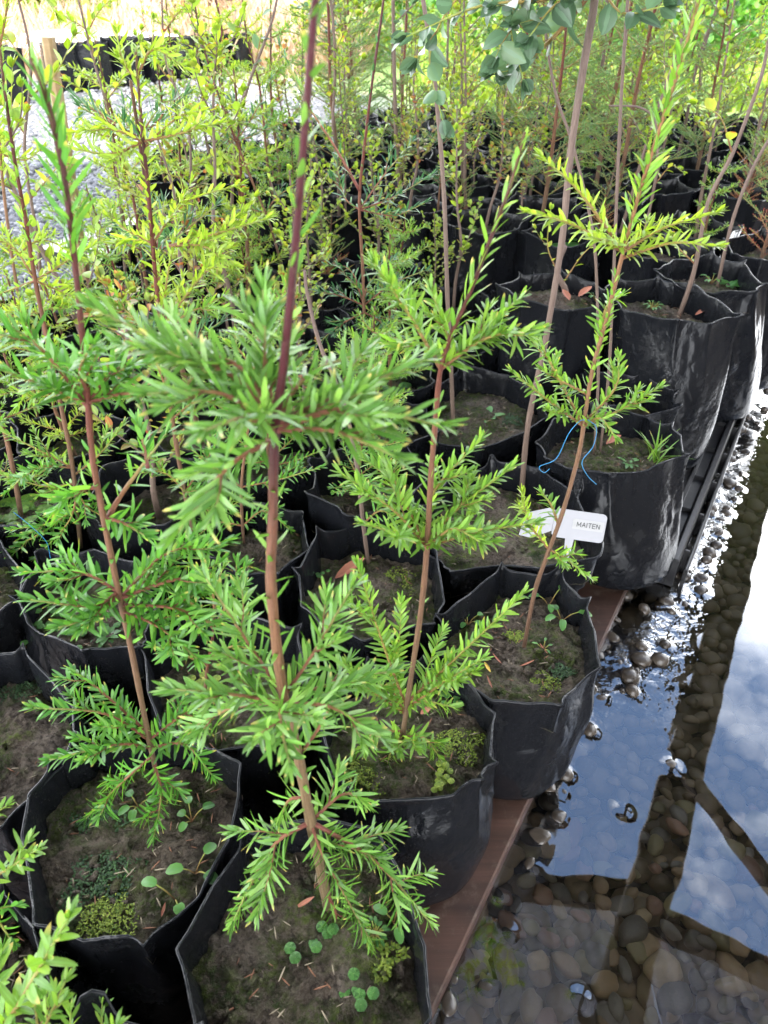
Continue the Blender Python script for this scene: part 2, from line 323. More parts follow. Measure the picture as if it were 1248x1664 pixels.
rng = np.random.default_rng(7)
def rock_proto(r, sub=3):
    import bmesh
    bm = bmesh.new(); bmesh.ops.create_icosphere(bm, subdivisions=sub, radius=1)
    o = Vector(tuple(r.uniform(-20, 20, 3))); sc = r.uniform(.75, 1.25, 3)*np.array([1.15, .9, .62])
    for v in bm.verts:
        n = noise.noise(v.co*.9+o)*.32+noise.noise(v.co*2.1+o)*.1
        d = v.co.normalized()*(1+n); v.co = Vector((d.x*sc[0], d.y*sc[1], d.z*sc[2]))
    V = np.array([v.co[:] for v in bm.verts]); T = np.array([[v.index for v in f.verts] for f in bm.faces]); bm.free(); return V, T
def stone_mat(name, col, rough=.45, dark=None):
    m, N = mat(name); n = noise_(N, 22, 5, .6); oi = N('ShaderNodeObjectInfo').outputs['Random']; r = N('ShaderNodeNewGeometry').outputs['Random Per Island']
    c = mixc(N, math_(N, 'MULTIPLY', n, .6), col, dark or tuple(x*.35 for x in col))
    c = N('ShaderNodeHueSaturation', {'Color': c, 'Value': math_(N, 'ADD', .65, math_(N, 'MULTIPLY', math_(N, 'FRACT', math_(N, 'ADD', oi, r)), .75))}).outputs[0]
    n2 = noise_(N, 240, 3, .6)
    c = mixc(N, math_(N, 'MULTIPLY', ramp(N, n2, [(.55, 0), (.7, 1)]), .3 if rough > .3 else .0), c, (.3, .27, .2))
    p = N('ShaderNodeBsdfPrincipled', {'Base Color': c, 'Roughness': rough, 'Normal': bump(N, n2, .3, .002)})
    N('ShaderNodeOutputMaterial', {0: p.outputs[0]}); return m
PM = [('grey brown', stone_mat('pebble_brown', (0.42, 0.3, 0.17) )), ('olive', stone_mat('pebble_olive', (0.36, 0.31, 0.16) )), ('tan', stone_mat('pebble_tan', (0.6, 0.46, 0.27) )),
      ('dark grey', stone_mat('pebble_grey', (0.26, 0.235, 0.195) )), ('reddish', stone_mat('pebble_red', (0.4, 0.24, 0.16) ))]
PSTUFF = stone_mat('pebble_mixed', (0.34, 0.26, 0.16) ); WETM = stone_mat('pebble_wet', (.06, .048, .036), .3)
BUMPS = []          # stones that break the water: (x, y, r)
def pebbles():
    r = np.random.default_rng(3); protos = [rock_proto(r) for _ in range(9)]; lite = [rock_proto(r, 2) for _ in range(6)]
    pts = []
    cand = []
    for a in np.arange(-.45, 3.2, .0255):
        for b in np.arange(-.12, 1.7, .0255):
            p = EDGE+U*a-V_*b+r.normal(0, .007, 2); cand.append((p[0], p[1], b, a))
    rows = []
    for x, y, b, a in cand:
        px, py, dep = proj(np.array([x, y, -.05]))
        if -60 < px < 1320 and 540 < py < 1740 and dep > 0: rows.append((dep, x, y, b, a))
    rows.sort()
    big = 0; mb = MB(); meshes = {}
    for i, (dep, x, y, b, a) in enumerate(rows):
        size = r.choice([.008, .0115, .015, .0205], p=[.22, .38, .28, .12])*r.uniform(.85, 1.15)
        t = max(0, min(1, (a-.42)/.5))                      # further along the bed rises to the surface beside the bags
        bb = b-(.02+.06*t)
        emerg = (b < .055+.07*t) and r.random() < (.42+.25*t) and size < .018
        if not emerg and size < .0105 and r.random() < .03: emerg = True
        z = -.035-.02*min(1, max(0, b)/.4)+r.normal(0, .006)
        if emerg: z = .002-size*.35+r.uniform(-.004, .006); BUMPS.append((x, y, size))
        if b < .0 and not emerg: z -= .01
        rot = (r.uniform(-.3, .3), r.uniform(-.3, .3), r.uniform(0, 6.28))
        sub = r.uniform(.9, 1.2)
        if i < 285:
            k = int(r.integers(9)); ci = int(r.choice(5, p=[.34, .24, .12, .2, .1]))
            key = (k, ci, emerg)
            if key not in meshes:
                q = MB(); q.add(*protos[k][:1], t=protos[k][1]); o = q.build('pebble', WETM if emerg else PM[ci][1]); meshes[key] = o
            else:
                o = meshes[key].copy(); COL.objects.link(o)
            o.location = (x, y, z); o.rotation_euler = rot; o.scale = (size, size*sub, size*r.uniform(.85, 1.1)*(.75 if emerg else 1))
            c = 'wet dark' if emerg else PM[ci][0]
            sz = 'small' if size < .0098 else ('large' if size > .017 else 'mid-sized')
            where = 'beside the wooden plank' if b < .09 else ('in open water' if dep < .9 else 'further along the pool')
            st = 'breaking the water surface' if emerg else 'lying under the clear water'
            tag(o, f'{sz} {c} pebble {st} {where}', 'pebble', 'pebbles in the shallow pool')
        else:
            Vv, T = lite[int(r.integers(6))]; M = Matrix.LocRotScale(None, __import__('mathutils').Euler(rot), Vector((size, size*sub, size)))
            Vt = Vv@np.array(M.to_3x3()).T+np.array([x, y, z]); mb.add(Vt, t=T, m=1 if emerg else 0)
    # a second, lower course fills the gaps
    for a in np.arange(-.45, 3.0, .03):
        for b in np.arange(-.14, 1.6, .03):
            p = EDGE+U*a-V_*b+r.normal(0, .008, 2); px, py, dep = proj(np.array([p[0], p[1], -.07]))
            if not(-60 < px < 1320 and 560 < py < 1740): continue
            Vv, T = lite[int(r.integers(6))]; s_ = r.uniform(.014, .022); mb.add(Vv*s_+np.array([p[0], p[1], -.076+r.normal(0, .004)]), t=T)
    tag(mb.build('pebble_bed', [PSTUFF, WETM]), 'small brown pebbles covering the bed of the shallow pool', 'pebbles', kind='stuff')
pebbles()
def water():
    m, N = mat('clear_water'); pos = N('ShaderNodeNewGeometry').outputs['Position']
    fr = N('ShaderNodeFresnel', {'IOR': 1.33}); n = noise_(N, 7, 2, .4); n2 = noise_(N, 60, 2, .5)
    sp = N('ShaderNodeSeparateXYZ', {0: pos})
    d = math_(N, 'MULTIPLY_ADD', sp.outputs[0], .866, math_(N, 'MULTIPLY', sp.outputs[1], -.5))   # across the pool
    al = math_(N, 'MULTIPLY_ADD', sp.outputs[0], .5, math_(N, 'MULTIPLY', sp.outputs[1], .866))
    near = math_(N, 'MULTIPLY', ramp(N, math_(N, 'ADD', math_(N, 'ADD', d, .085), math_(N, 'MULTIPLY', noise_(N, 14, 3, .6), .07)), [(.09, 1), (.155, 0)]), ramp(N, al, [(.75, 0), (1.0, 1)]))
    h = math_(N, 'ADD', math_(N, 'MULTIPLY', n, .05), math_(N, 'MULTIPLY', math_(N, 'MULTIPLY', n2, near), .17))
    b = bump(N, h, 1, .01)
    N_ = fr.id_data if False else None
    fr.id_data.links.new(b, fr.inputs['Normal'])
    f = math_(N, 'MINIMUM', math_(N, 'MULTIPLY', fr.outputs[0], WATER_K), 1)
    gl = N('ShaderNodeBsdfGlossy', {'Roughness': .0, 'Normal': b}); tr = N('ShaderNodeBsdfTransparent', {'Color': (.95, .94, .88, 1)})
    mx = N('ShaderNodeMixShader', {0: f, 1: tr.outputs[0], 2: gl.outputs[0]}); N('ShaderNodeOutputMaterial', {0: mx.outputs[0]})
    g = .005; aa = np.arange(-.5, 2.2, g); bb = np.arange(-.13, 1.5, g); A, B = np.meshgrid(aa, bb)
    X = EDGE[0]+U[0]*A-V_[0]*B; Y = EDGE[1]+U[1]*A-V_[1]*B; Z = np.zeros_like(X)
    r = np.random.default_rng(5)
    for x, y, s in BUMPS:                                   # water climbs the stones that break it
        a0 = (x-EDGE[0])*U[0]+(y-EDGE[1])*U[1]; b0 = -((x-EDGE[0])*V_[0]+(y-EDGE[1])*V_[1])
        i0, j0 = int((b0+.13)/g), int((a0+.5)/g); w = 8
        sl = (slice(max(0, i0-w), i0+w+1), slice(max(0, j0-w), j0+w+1))
        if Z[sl].size == 0: continue
        d = np.hypot(A[sl]-a0, B[sl]-b0); Z[sl] += .0013*np.exp(-(np.maximum(d-s*.75, 0)/.006)**2)*r.uniform(.5, 1.3)
    n_, mm = X.shape; i = np.arange(n_-1)[:, None]*mm; j = np.arange(mm-1)[None]
    q = np.stack([i+j, i+j+1, i+mm+j+1, i+mm+j], -1).reshape(-1, 4)
    mb = MB(); mb.add(np.stack([X, Y, np.minimum(Z, .0045)], -1), q=q[:, ::-1])
    # rest of the pool: strips butted against the fine sheet
    def rect(a0, a1, b0, b1):
        P = [EDGE+U*a-V_*b for a, b in ((a0, b0), (a1, b0), (a1, b1), (a0, b1))]; mb.add([(p[0], p[1], 0) for p in P], q=[(0, 1, 2, 3)])
    A1, B1 = aa[-1], bb[-1]
    rect(A1, 6, -1.3, 2.6); rect(-2, -.5, -1.3, 2.6); rect(-.5, A1, B1, 2.6); rect(-.5, A1, -1.3, -.13)
    tag(mb.build('water', m), kind='structure')
WATER_K = 8.5
water()

# ------------------------------------------------------------------ planks and black trays that carry the bags
def strip(mb, a0, a1, b0, b1, z0, z1, bev=.003, m=0):
    """box along the plank direction, top edges chamfered; b = distance LEFT of the edge"""
    def pt(a, b, z): p = EDGE+U*a+V_*b; return (p[0], p[1], z)
    v = [pt(a, b, z) for z, e in ((z0, 0), (z1-bev, 0), (z1, bev)) for a, b in ((a0+e, b0+e), (a1-e, b0+e), (a1-e, b1-e), (a0+e, b1-e))]
    q = [(0, 3, 2, 1), (8, 9, 10, 11)]
    for k in (0, 4):
        for i in range(4): j = (i+1) % 4; q.append((k+i, k+j, k+4+j, k+4+i))
    mb.add(v, q=q, m=m)
def wood_mat(name, c1, c2, rough):
    m, N = mat(name); pos = N('ShaderNodeNewGeometry').outputs['Position']
    v = N('ShaderNodeMapping', {'Vector': pos, 'Rotation': (0, 0, -math.radians(60)), 'Scale': (3, 60, 60)})
    v.vector_type = 'POINT'; n = noise_(N, 1.5, 6, .65, vec=v.outputs[0]); n2 = noise_(N, 16, 4)
    c = ramp(N, n, [(.3, c1), (.7, c2)]); c = mixc(N, math_(N, 'MULTIPLY', ramp(N, n2, [(.4, 0), (.7, 1)]), .6), c, tuple(x*.35 for x in c1)); c = mixc(N, math_(N, 'MULTIPLY', ramp(N, noise_(N, 38, 5, .7), [(.55, 0), (.68, 1)]), .5), c, (.15, .12, .09))
    p = N('ShaderNodeBsdfPrincipled', {'Base Color': c, 'Roughness': math_(N, 'ADD', rough, math_(N, 'MULTIPLY', n2, .25)), 'Normal': bump(N, n, .6, .0015)})
    N('ShaderNodeOutputMaterial', {0: p.outputs[0]}); return m
PLANK = wood_mat('wet_plank', (.045, .025, .018), (.105, .056, .04), .3)
for k in range(5):
    mb = MB(); b0 = .0+k*.155; strip(mb, -.45, 1.02+(.5 if k > 1 else 0), b0, b0+.148, .0025, .03)
    place = ['wet red-brown plank along the water edge', 'red-brown plank second from the water', 'plank under the second line of bags', 'plank under the third line of bags', 'leftmost plank under the near bags'][k]
    tag(mb.build('wooden_plank', PLANK, smooth=False), place, 'plank', 'planks under the near bags')
for k in range(5):
    mb = MB(); b0 = .78+k*.155; strip(mb, -.45, 1.5, b0, b0+.148, .0025, .03)
    tag(mb.build('wooden_plank', PLANK, smooth=False), 'plank of the deck under the bags at far left', 'plank', 'planks under the near bags')
TRAYM = simple('black_tray_plastic', (.014, .014, .016), .32, 90, .3, .2, .001, dark=(.05, .05, .045))
def tray(a0, a1, b0, b1, label):
    mb = MB(); z = .052
    strip(mb, a0, a1, b0, b1, .0025, z, .002)
    strip(mb, a0, a1, b0-.016, b0-.001, .0025, z+.014, .003)                     # outer lip
    strip(mb, a0, a1, b0+.02, b0+.028, z, z+.006, .001)
    for a in np.arange(a0+.05, a1-.03, .13):                                     # cross ribs of the tray edge
        strip(mb, a, a+.006, b0-.026, b0-.0165, .003, z+.004, .001)
        strip(mb, a, a+.005, b0+.0005, b0+.0195, z+.0005, z+.01, .001)
    p = EDGE+U*a0+V_*b0; root = empty('bag_tray', (p[0], p[1], .0), label, 'tray', 'black trays along the water')
    mb.build('tray_base', TRAYM, root, smooth=False)
    mb = MB(); strip(mb, a0+.004, a1-.004, b0-.034, b0-.027, -.02, z-.004, .002)
    mb.build('tray_rim', TRAYM, root, smooth=False)
tray(.86, 1.60, -.052, .0, 'black plastic tray edge beside the bag with the blue thread')
tray(1.605, 2.35, -.052, .0, 'black plastic tray edge next to the tallest bags')
tray(2.355, 3.6, -.052, .0, 'black plastic tray edge at the far right')
for k in range(5): tray(1.53 if k else 1.03, 5.2, .003+k*.5, .5+k*.5-.02, ['black tray under the back bags nearest the water', 'black tray under the back bags second from the water', 'black tray under the middle back bags', 'black tray under the left back bags', 'leftmost black tray under the back bags'][k])

# ------------------------------------------------------------------ grow bags
def star_radius(poly, c, ang):
    """radius of a polygon about c at the angles"""
    P = np.asarray(poly)[:, :2]-c; out = np.zeros(len(ang)); Zr = np.zeros(len(ang))
    zz = np.asarray(poly)[:, 2]
    for k, a in enumerate(ang):
        d = np.array([math.cos(a), math.sin(a)]); best = 0; bz = zz.mean()
        for i in range(len(P)):
            p, q = P[i], P[(i+1) % len(P)]; e = q-p; det = d[0]*(-e[1])+d[1]*e[0]
            if abs(det) < 1e-12: continue
            t = (p[0]*(-e[1])+p[1]*e[0])/det; s = (d[0]*p[1]-d[1]*p[0])/det
            if -1e-6 <= s <= 1+1e-6 and t > best: best = t; bz = zz[i]*(1-s)+zz[(i+1) % len(P)]*s
        out[k] = best; Zr[k] = bz
    return out, Zr
def grow_bag(poly, z0, label, group, seed, rb=.1, soil_drop=.045, cb=None, n=128, name='grow_bag'):
    r = np.random.default_rng(seed); poly = np.asarray(poly, float)
    c = np.array([(poly[:, 0].max()+poly[:, 0].min())/2, (poly[:, 1].max()+poly[:, 1].min())/2]); 
    if cb is None: cb = c
    ang = np.linspace(0, 2*math.pi, n, endpoint=False); R, Zr = star_radius(poly, c, ang)
    k3 = np.array([.08, .84, .08]); Rs = sum(k3[i]*np.roll(R, i-1) for i in range(3)); 
    ph = r.uniform(0, 6.28, 10); o = r.uniform(-50, 50)
    # rim undulation
    Zr = Zr+.004*np.sin(3*ang+ph[0])+.001*np.sin(7*ang+ph[1])+np.array([noise.noise(Vector((math.cos(a)*2+o, math.sin(a)*2, .3)))*.008 for a in ang])
    corner = np.clip((R-(np.roll(R, 5)+np.roll(R, -5))/2)/.006, -1, 1); pinch = (corner > .25)*(corner >= np.maximum(np.roll(corner, 1), np.roll(corner, -1)))*(r.random(n) < .6); pinch = pinch+.35*(np.roll(pinch, 1)+np.roll(pinch, -1)); Zr = Zr+.006*pinch
    rim = np.stack([c[0]+np.cos(ang)*Rs, c[1]+np.sin(ang)*Rs], -1); base = np.stack([cb[0]+np.cos(ang)*rb, cb[1]+np.sin(ang)*rb], -1)
    mb = MB(); rows = []; nr = 22
    ss = np.r_[0, .02, .05, np.linspace(.1, 1, nr-3)]
    for s in ss:
        w = s**1.25; xy = base*(1-w)+rim*w; z = z0+(Zr-z0)*s
        cen = cb*(1-w)+c*w; d = xy-cen; rad = np.linalg.norm(d, axis=1, keepdims=True); d = d/rad
        bulge = .007*math.sin(math.pi*min(1, s*1.15))
        if s < .05: bulge -= .014*(1-s/.05)**2
        wr = np.array([noise.noise(Vector((math.cos(a)*2.2+o, math.sin(a)*2.2, s*2.2)))*.009+max(0, noise.noise(Vector((math.cos(a)*2+o, math.sin(a)*2+7, s*1.6))))*noise.noise(Vector((math.cos(a)*7+s*5, math.sin(a)*7+o, s*11)))*.016 for a in ang])
        fold = np.maximum(corner, 0)*.003*s**2+pinch*.008*s**5
        wr *= (.12+.88*math.sin(math.pi*min(1, s)))
        xy = xy+d*(bulge+wr+fold)[:, None]; rows.append(np.column_stack([xy, z]))
    top = rows[-1]; cc = np.array([c[0], c[1], 0])
    def inward(row, dist, dz):
        d = row[:, :2]-c; d = d/np.linalg.norm(d, axis=1, keepdims=True); q = row.copy(); q[:, :2] -= d*dist; q[:, 2] += dz; return q
    hem = rows[-2]*.35+top*.65
    rows = rows[:-1]+[inward(hem, -.0006, -.001), inward(top, -.0016, -.0012), inward(top, -.0010, .0006), inward(top, .0010, .0006), inward(top, .0018, -.0012)]
    zs = Zr.min()-soil_drop
    for f in (.3, .6, 1.0):
        q = inward(top, .003+.004*f, 0); q[:, 2] = top[:, 2]*(1-f)+(zs-.006)*f
        wr = np.array([noise.noise(Vector((math.cos(a)*7+o, math.sin(a)*7, 9+f*2)))*.005*f for a in ang]); q[:, :2] += ((q[:, :2]-c)/np.linalg.norm(q[:, :2]-c, axis=1, keepdims=True))*wr[:, None]
        rows.append(q)
    Vv = np.concatenate(rows); m_ = len(rows); i = np.arange(m_-1)[:, None]*n; j = np.arange(n)[None]; k = (j+1) % n
    q = np.stack([i+j, i+k, i+n+k, i+n+j], -1).reshape(-1, 4)
    Vv = np.vstack([Vv, [cb[0], cb[1], z0+.001]]); t = [((x+1) % n, x, m_*n) for x in range(n)]
    mb.add(Vv, t, q)
    root = empty(name, (cb[0], cb[1], z0), label, 'grow bag', group)
    mb.build('bag_wall', BAG, root)
    # soil: radial sheet with lumps and loose crumbs
    sb = MB(); nr = 26; inner = rows[-1][:, :2]; sv = []
    for f in np.linspace(0, 1, nr+1)[1:]:
        xy = c+(inner-c)*(f*1.01)
        z = np.array([zs+noise.noise(Vector((x*18, y*18, o)))*.012+noise.noise(Vector((x*70, y*70, o)))*.006+noise.noise(Vector((x*230, y*230, o)))*.003 for x, y in xy])
        z += .006*(1-f**2)-.004*f**6; sv.append(np.column_stack([xy, z]))
    sv = np.concatenate(sv); sv = np.vstack([sv, [c[0], c[1], zs+.006]])
    i = np.arange(nr-1)[:, None]*n; q = np.stack([i+j, i+n+j, i+n+k, i+k], -1).reshape(-1, 4)
    t = [(nr*n, x, (x+1) % n) for x in range(n)]; sb.add(sv, t, q[:, ::-1])
    Vr, Tr = CRUMB
    for _ in range(170):
        a = r.uniform(0, 6.28); f = math.sqrt(r.uniform(0, .85)); kk = int(a/6.2832*n) % n; xy = c+(inner[kk]-c)*f
        s_ = r.uniform(.0012, .0035)*(1+(r.random() < .15)*1.2); sb.add(Vr@np.array(Matrix.Rotation(r.uniform(0, 6), 3, 'Z')).T*s_+np.array([xy[0], xy[1], zs+.006*(1-f*f)+r.uniform(-.002, .004)]), t=Tr)
    for _ in range(60 if n > 100 else 12):
        a = r.uniform(0, 6.28); f = math.sqrt(r.uniform(0, .85)); kk = int(a/6.2832*n) % n; xy = c+(inner[kk]-c)*f; l = r.uniform(.002, .006)
        sb.add((Vr*[l, l*.2, l*.12])@np.array(Matrix.Rotation(r.uniform(0, 6), 3, 'Z')).T+np.array([xy[0], xy[1], zs+.008*(1-f*f)+r.uniform(.0, .004)]), t=Tr, m=1+int(r.integers(2)))
    sb.build('soil', [SOIL, CHIP, CHIP2], root)
    root['_soil'] = float(zs+.003); root['_c'] = (float(c[0]), float(c[1]))
    return root
CRUMB = rock_proto(np.random.default_rng(1), 1)
HB = {  # rim outlines of the near bags, surveyed from the photo: (points, rim height, base height, base radius, label)
 'B1': ([(292,1545),(345,1440),(400,1360),(440,1340),(530,1332),(610,1350),(652,1420),(690,1530),(697,1650),(640,1745),(500,1795),(380,1760),(322,1680)], .26, .03, .1, 'black grow bag nearest the camera, holding the tall maroon-stemmed sapling'),
 'B2': ([(50,1295),(38,1360),(60,1500),(135,1525),(237,1526),(322,1450),(370,1365),(388,1295),(388,1250),(350,1222),(280,1205),(150,1215),(90,1250)], .26, .03, .1, 'black grow bag with two dark moss patches at lower left'),
 'B3': ([(-90,1100),(-20,1068),(40,1067),(75,1095),(117,1145),(122,1200),(100,1245),(52,1292),(0,1332),(-70,1325),(-120,1200)], .26, .03, .1, 'black grow bag cut by the left edge above the mossy bag'),
 'B4': ([(30,975),(45,1010),(75,1030),(135,1060),(175,1063),(228,1052),(250,985),(225,915),(150,893),(70,905)], .26, .03, .1, 'black grow bag behind the mossy bag, left, full of weeds'),
 'B5': ([(-170,900),(-80,870),(0,880),(38,930),(30,972),(0,998),(-70,1035),(-150,1000)], .26, .03, .1, 'black grow bag cut by the left edge, below the weedy bag'),
 'B6': ([(238,1060),(240,1120),(262,1180),(300,1205),(350,1220),(430,1212),(480,1180),(502,1100),(480,1030),(400,1000),(300,1010)], .26, .03, .1, 'black grow bag in the middle, behind the mossy and the nearest bag'),
 'B7': ([(803,1155),(797,1235),(775,1268),(735,1292),(655,1300),(590,1297),(545,1255),(522,1185),(540,1110),(600,1075),(690,1075),(755,1108)], .26, .03, .1, 'black grow bag with bright green moss, second along the plank'),
 'B8': ([(719,1002),(718,1055),(757,1108),(799,1138),(860,1143),(905,1142),(938,1108),(973,1081),(967,1030),(951,982),(905,932),(815,926),(770,960)], .26, .03, .1, 'black grow bag with reddish leaf litter, third along the plank'),
 'B9': ([(485,925),(520,868),(575,852),(690,870),(709,897),(721,972),(700,1012),(640,1036),(590,1042),(520,1010),(490,980)], .26, .03, .1, 'black grow bag with a brown curled leaf in the middle'),
 'B10': ([(340,900),(350,850),(400,815),(490,828),(501,893),(450,926),(395,936)], .26, .03, .1, 'black grow bag partly hidden behind the tall maroon stem'),
 'B11': ([(978,880),(972,906),(930,915),(874,921),(809,916),(740,925),(700,895),(690,830),(730,775),(800,752),(880,766),(935,805)], .26, .03, .1, 'black grow bag holding the white name tag'),
 'B12': ([(872,718),(890,748),(924,762),(989,769),(1054,761),(1109,742),(1105,708),(1088,690),(1044,673),(960,664),(900,682)], .28, .04, .11, 'black grow bag with grass and a blue thread at the water edge'),
 'B13': ([(700,690),(712,625),(755,600),(824,608),(880,640),(888,682),(849,707),(780,727),(715,720)], .26, .03, .1, 'black grow bag with a green weed rosette behind the tall bare stem'),
 'B14': ([(812,463),(849,445),(910,445),(965,455),(1000,478),(985,496),(924,503),(850,490)], .40, .055, .1, 'tall black grow bag with dry leaves, left of the weedy tall bag'),
 'B15': ([(985,470),(1014,502),(1060,516),(1099,522),(1154,522),(1199,513),(1184,500),(1129,466),(1070,452),(1004,455)], .40, .055, .11, 'tall smooth-sided black grow bag with weeds at the right'),
 'B16': ([(1069,442),(1094,422),(1150,416),(1205,430),(1239,460),(1224,474),(1160,476),(1100,462)], .40, .055, .11, 'tall black grow bag with crumpled side, at the right edge'),
 'B17': ([(1180,392),(1240,372),(1320,380),(1340,400),(1300,418),(1240,420),(1195,411)], .40, .055, .11, 'tall black grow bag with rust-brown plant at the right edge'),
 'B0': ([(-110,1480),(-60,1440),(0,1446),(55,1508),(80,1600),(40,1690),(-60,1700),(-130,1600)], .25, .03, .1, 'black grow bag at the bottom left corner'),
}
BAGS = {}; CENT = []
for i, (k, (px, zr, z0, rb, lab)) in enumerate(HB.items()):
    r = np.random.default_rng(100+i); o = r.uniform(0, 9)
    poly = [at(x, y, zr+.002*math.sin(j*1.9+o)) for j, (x, y) in enumerate(px)]
    drop = {'B8': .035, 'B7': .03, 'B2': .03, 'B1': .035, 'B14': .03, 'B15': .045}.get(k, .04)
    BAGS[k] = grow_bag(poly, z0, lab, 'black grow bags near the camera', 200+i, rb, drop, cb={'B12': np.array([.43, 1.075]), 'B15': np.array([.6, 1.42]), 'B16': np.array([.8, 1.64])}.get(k), n=168)
    CENT.append((*BAGS[k]['_c'], 0))
# procedural bags further back: one prototype per look, then copies
def rim_outline(r, rad, z, corners=7):
    a = np.sort(np.linspace(0, 2*math.pi, corners, endpoint=False)+r.uniform(-.25, .25, corners))
    return [(rad*r.uniform(.93, 1.08)*math.cos(t), rad*r.uniform(.93, 1.08)*math.sin(t), z+r.uniform(-.006, .01)) for t in a]
def inside(p, poly):
    x, y = p; c = False; n = len(poly)
    for i in range(n):
        x1, y1 = poly[i]; x2, y2 = poly[(i+1) % n]
        if (y1 > y) != (y2 > y) and x < (x2-x1)*(y-y1)/(y2-y1)+x1: c = not c
    return c
AREA = [(-500, 1900), (-420, 900), (-260, 640), (-60, 480), (165, 408), (240, 345), (330, 285), (470, 268), (560, 238), (640, 218), (800, 208), (1000, 222), (1180, 232), (1500, 300), (1700, 420), (1300, 700), (1100, 1000), (900, 1500), (700, 1900)]
spots = []
r = np.random.default_rng(21)
for jr, s in enumerate(np.arange(-.7, 5.2, .205)):
    for q in np.arange(.115, 3.6, .225):
        p = EDGE+U*s+V_*(q+(.1 if jr % 2 else 0)*(q > .3))+r.normal(0, .008, 2)
        if p[1] < .05: continue
        px, py, dep = proj(np.array([p[0], p[1], .28]))
        if dep <= .1 or not inside((px, py), AREA): continue
        if not(-170 < px < 1400 and py < 1800): continue
        spots.append([p[0], p[1]])
near = np.array([c[:2] for c in CENT])
spots = np.array(spots)
for it in range(30):                                       # push apart
    for arr in (near, spots):
        d = spots[:, None]-arr[None]; l = np.linalg.norm(d, axis=2)+1e-9
        push = np.clip(.208-l, 0, .03)*(l > 1e-6); spots = spots+(d/l[..., None]*push[..., None]*.35).sum(1)
keep = []
for i, p in enumerate(spots):
    b = (p-EDGE)@V_
    if np.linalg.norm(near-p, axis=1).min() < .172: continue
    if keep and np.linalg.norm(spots[keep]-p, axis=1).min() < .17: continue
    if b < .1: continue
    keep.append(i)
spots = spots[keep]
ORD = ['first', 'second', 'third', 'fourth', 'fifth', 'sixth', 'seventh', 'eighth', 'ninth', 'tenth', 'eleventh', 'twelfth', 'thirteenth', 'fourteenth', 'fifteenth', 'sixteenth', 'seventeenth', 'eighteenth', 'nineteenth', 'twentieth', 'twenty-first', 'twenty-second', 'twenty-third', 'twenty-fourth', 'twenty-fifth', 'twenty-sixth', 'twenty-seventh', 'twenty-eighth', 'twenty-ninth', 'thirtieth']
rowid = np.round(((spots-EDGE)@U+.7)/.205).astype(int); rowid -= rowid.min()
PLACE = [None]*len(spots)
for rr in sorted(set(rowid)):
    ids = [i for i in range(len(spots)) if rowid[i] == rr]; ids.sort(key=lambda i: (spots[i]-EDGE)@V_)
    for c, i in enumerate(ids): PLACE[i] = (ORD[min(rr, 29)], ORD[min(c, 29)])
protos = {}
for tall in (0, 1):
    for v in range(4):
        rg = np.random.default_rng(400+v+10*tall)
        protos[tall, v] = [grow_bag(rim_outline(rg, .1 if not tall else .108, .235 if not tall else .345), 0., 'x', 'black grow bags further back', 500+v+10*tall, .096 if not tall else .104, rg.uniform(.03, .055), cb=np.zeros(2), n=80), 0]
FIELD = []
for i, p in enumerate(spots):
    a = (p-EDGE)@U; tall = int(a > 1.45); v = int(r.integers(4)); pr = protos[tall, v]
    o = pr[0] if pr[1] == 0 else copy_tree(pr[0]); pr[1] += 1
    z0 = .031 if not tall else .0525
    o.location = (p[0], p[1], z0); o.rotation_euler = (0, 0, r.uniform(0, 6.28)); s_ = r.uniform(.96, 1.05); o.scale = (s_, s_, r.uniform(.95, 1.07) if not tall else r.uniform(.92, 1.02))
    o['label'] = f'black grow bag in the {PLACE[i][0]} row from the camera, {PLACE[i][1]} from the water'
    FIELD.append((p[0], p[1], z0+pr[0]['_soil']*o.scale[2], i, a))
for (t, v), pr in protos.items():
    if pr[1] == 0:
        for ch in list(pr[0].children): bpy.data.objects.remove(ch)
        bpy.data.objects.remove(pr[0])

# ------------------------------------------------------------------ saplings
SP = lambda **k: dict(dict(L=.022, W=.0036, gap=.0024, ang=58, flat=.55, lift=.1, curl=-.12, prof='linear', fold=.15), **k)
def branch(root, rng, P, r0, r1, sp, lm, bm, subs=0, subL=.4, name='branch', t0=.05):
    P = smooth_path(P, 8); mb = MB(); lf = MB(); tube(mb, P, np.linspace(r0, r1, len(P)), 6, rng=rng, rough=.04)
    leafpath(lf, rng, P, sp, t0)
    tot = np.linalg.norm(np.diff(P, axis=0), axis=1).sum()
    for k in range(subs):
        f = rng.uniform(.25, .8); i = int(f*(len(P)-2)); T = norm(P[i+1]-P[i]); s = np.cross(T, [0, 0, 1.]); s = norm(s) if np.linalg.norm(s) > .2 else np.array([1., 0, 0])
        sg = 1 if k % 2 else -1; D = norm(T*.75+s*sg*.7+np.array([0, 0, rng.uniform(-.1, .35)])); l = tot*subL*rng.uniform(.7, 1.1)*(1.1-f*.6)
        Q = smooth_path([P[i], P[i]+D*l*.5, P[i]+D*l*.95+T*l*.12+np.array([0, 0, .04*l])], 5)
        tube(mb, Q, np.linspace(r1*1.1, r1*.6, len(Q)), 5); leafpath(lf, rng, Q, sp, .08)
    b = mb.build(name, bm, root)
    if lf.n: lf.build('foliage', lm, b, smooth=True)
    return b
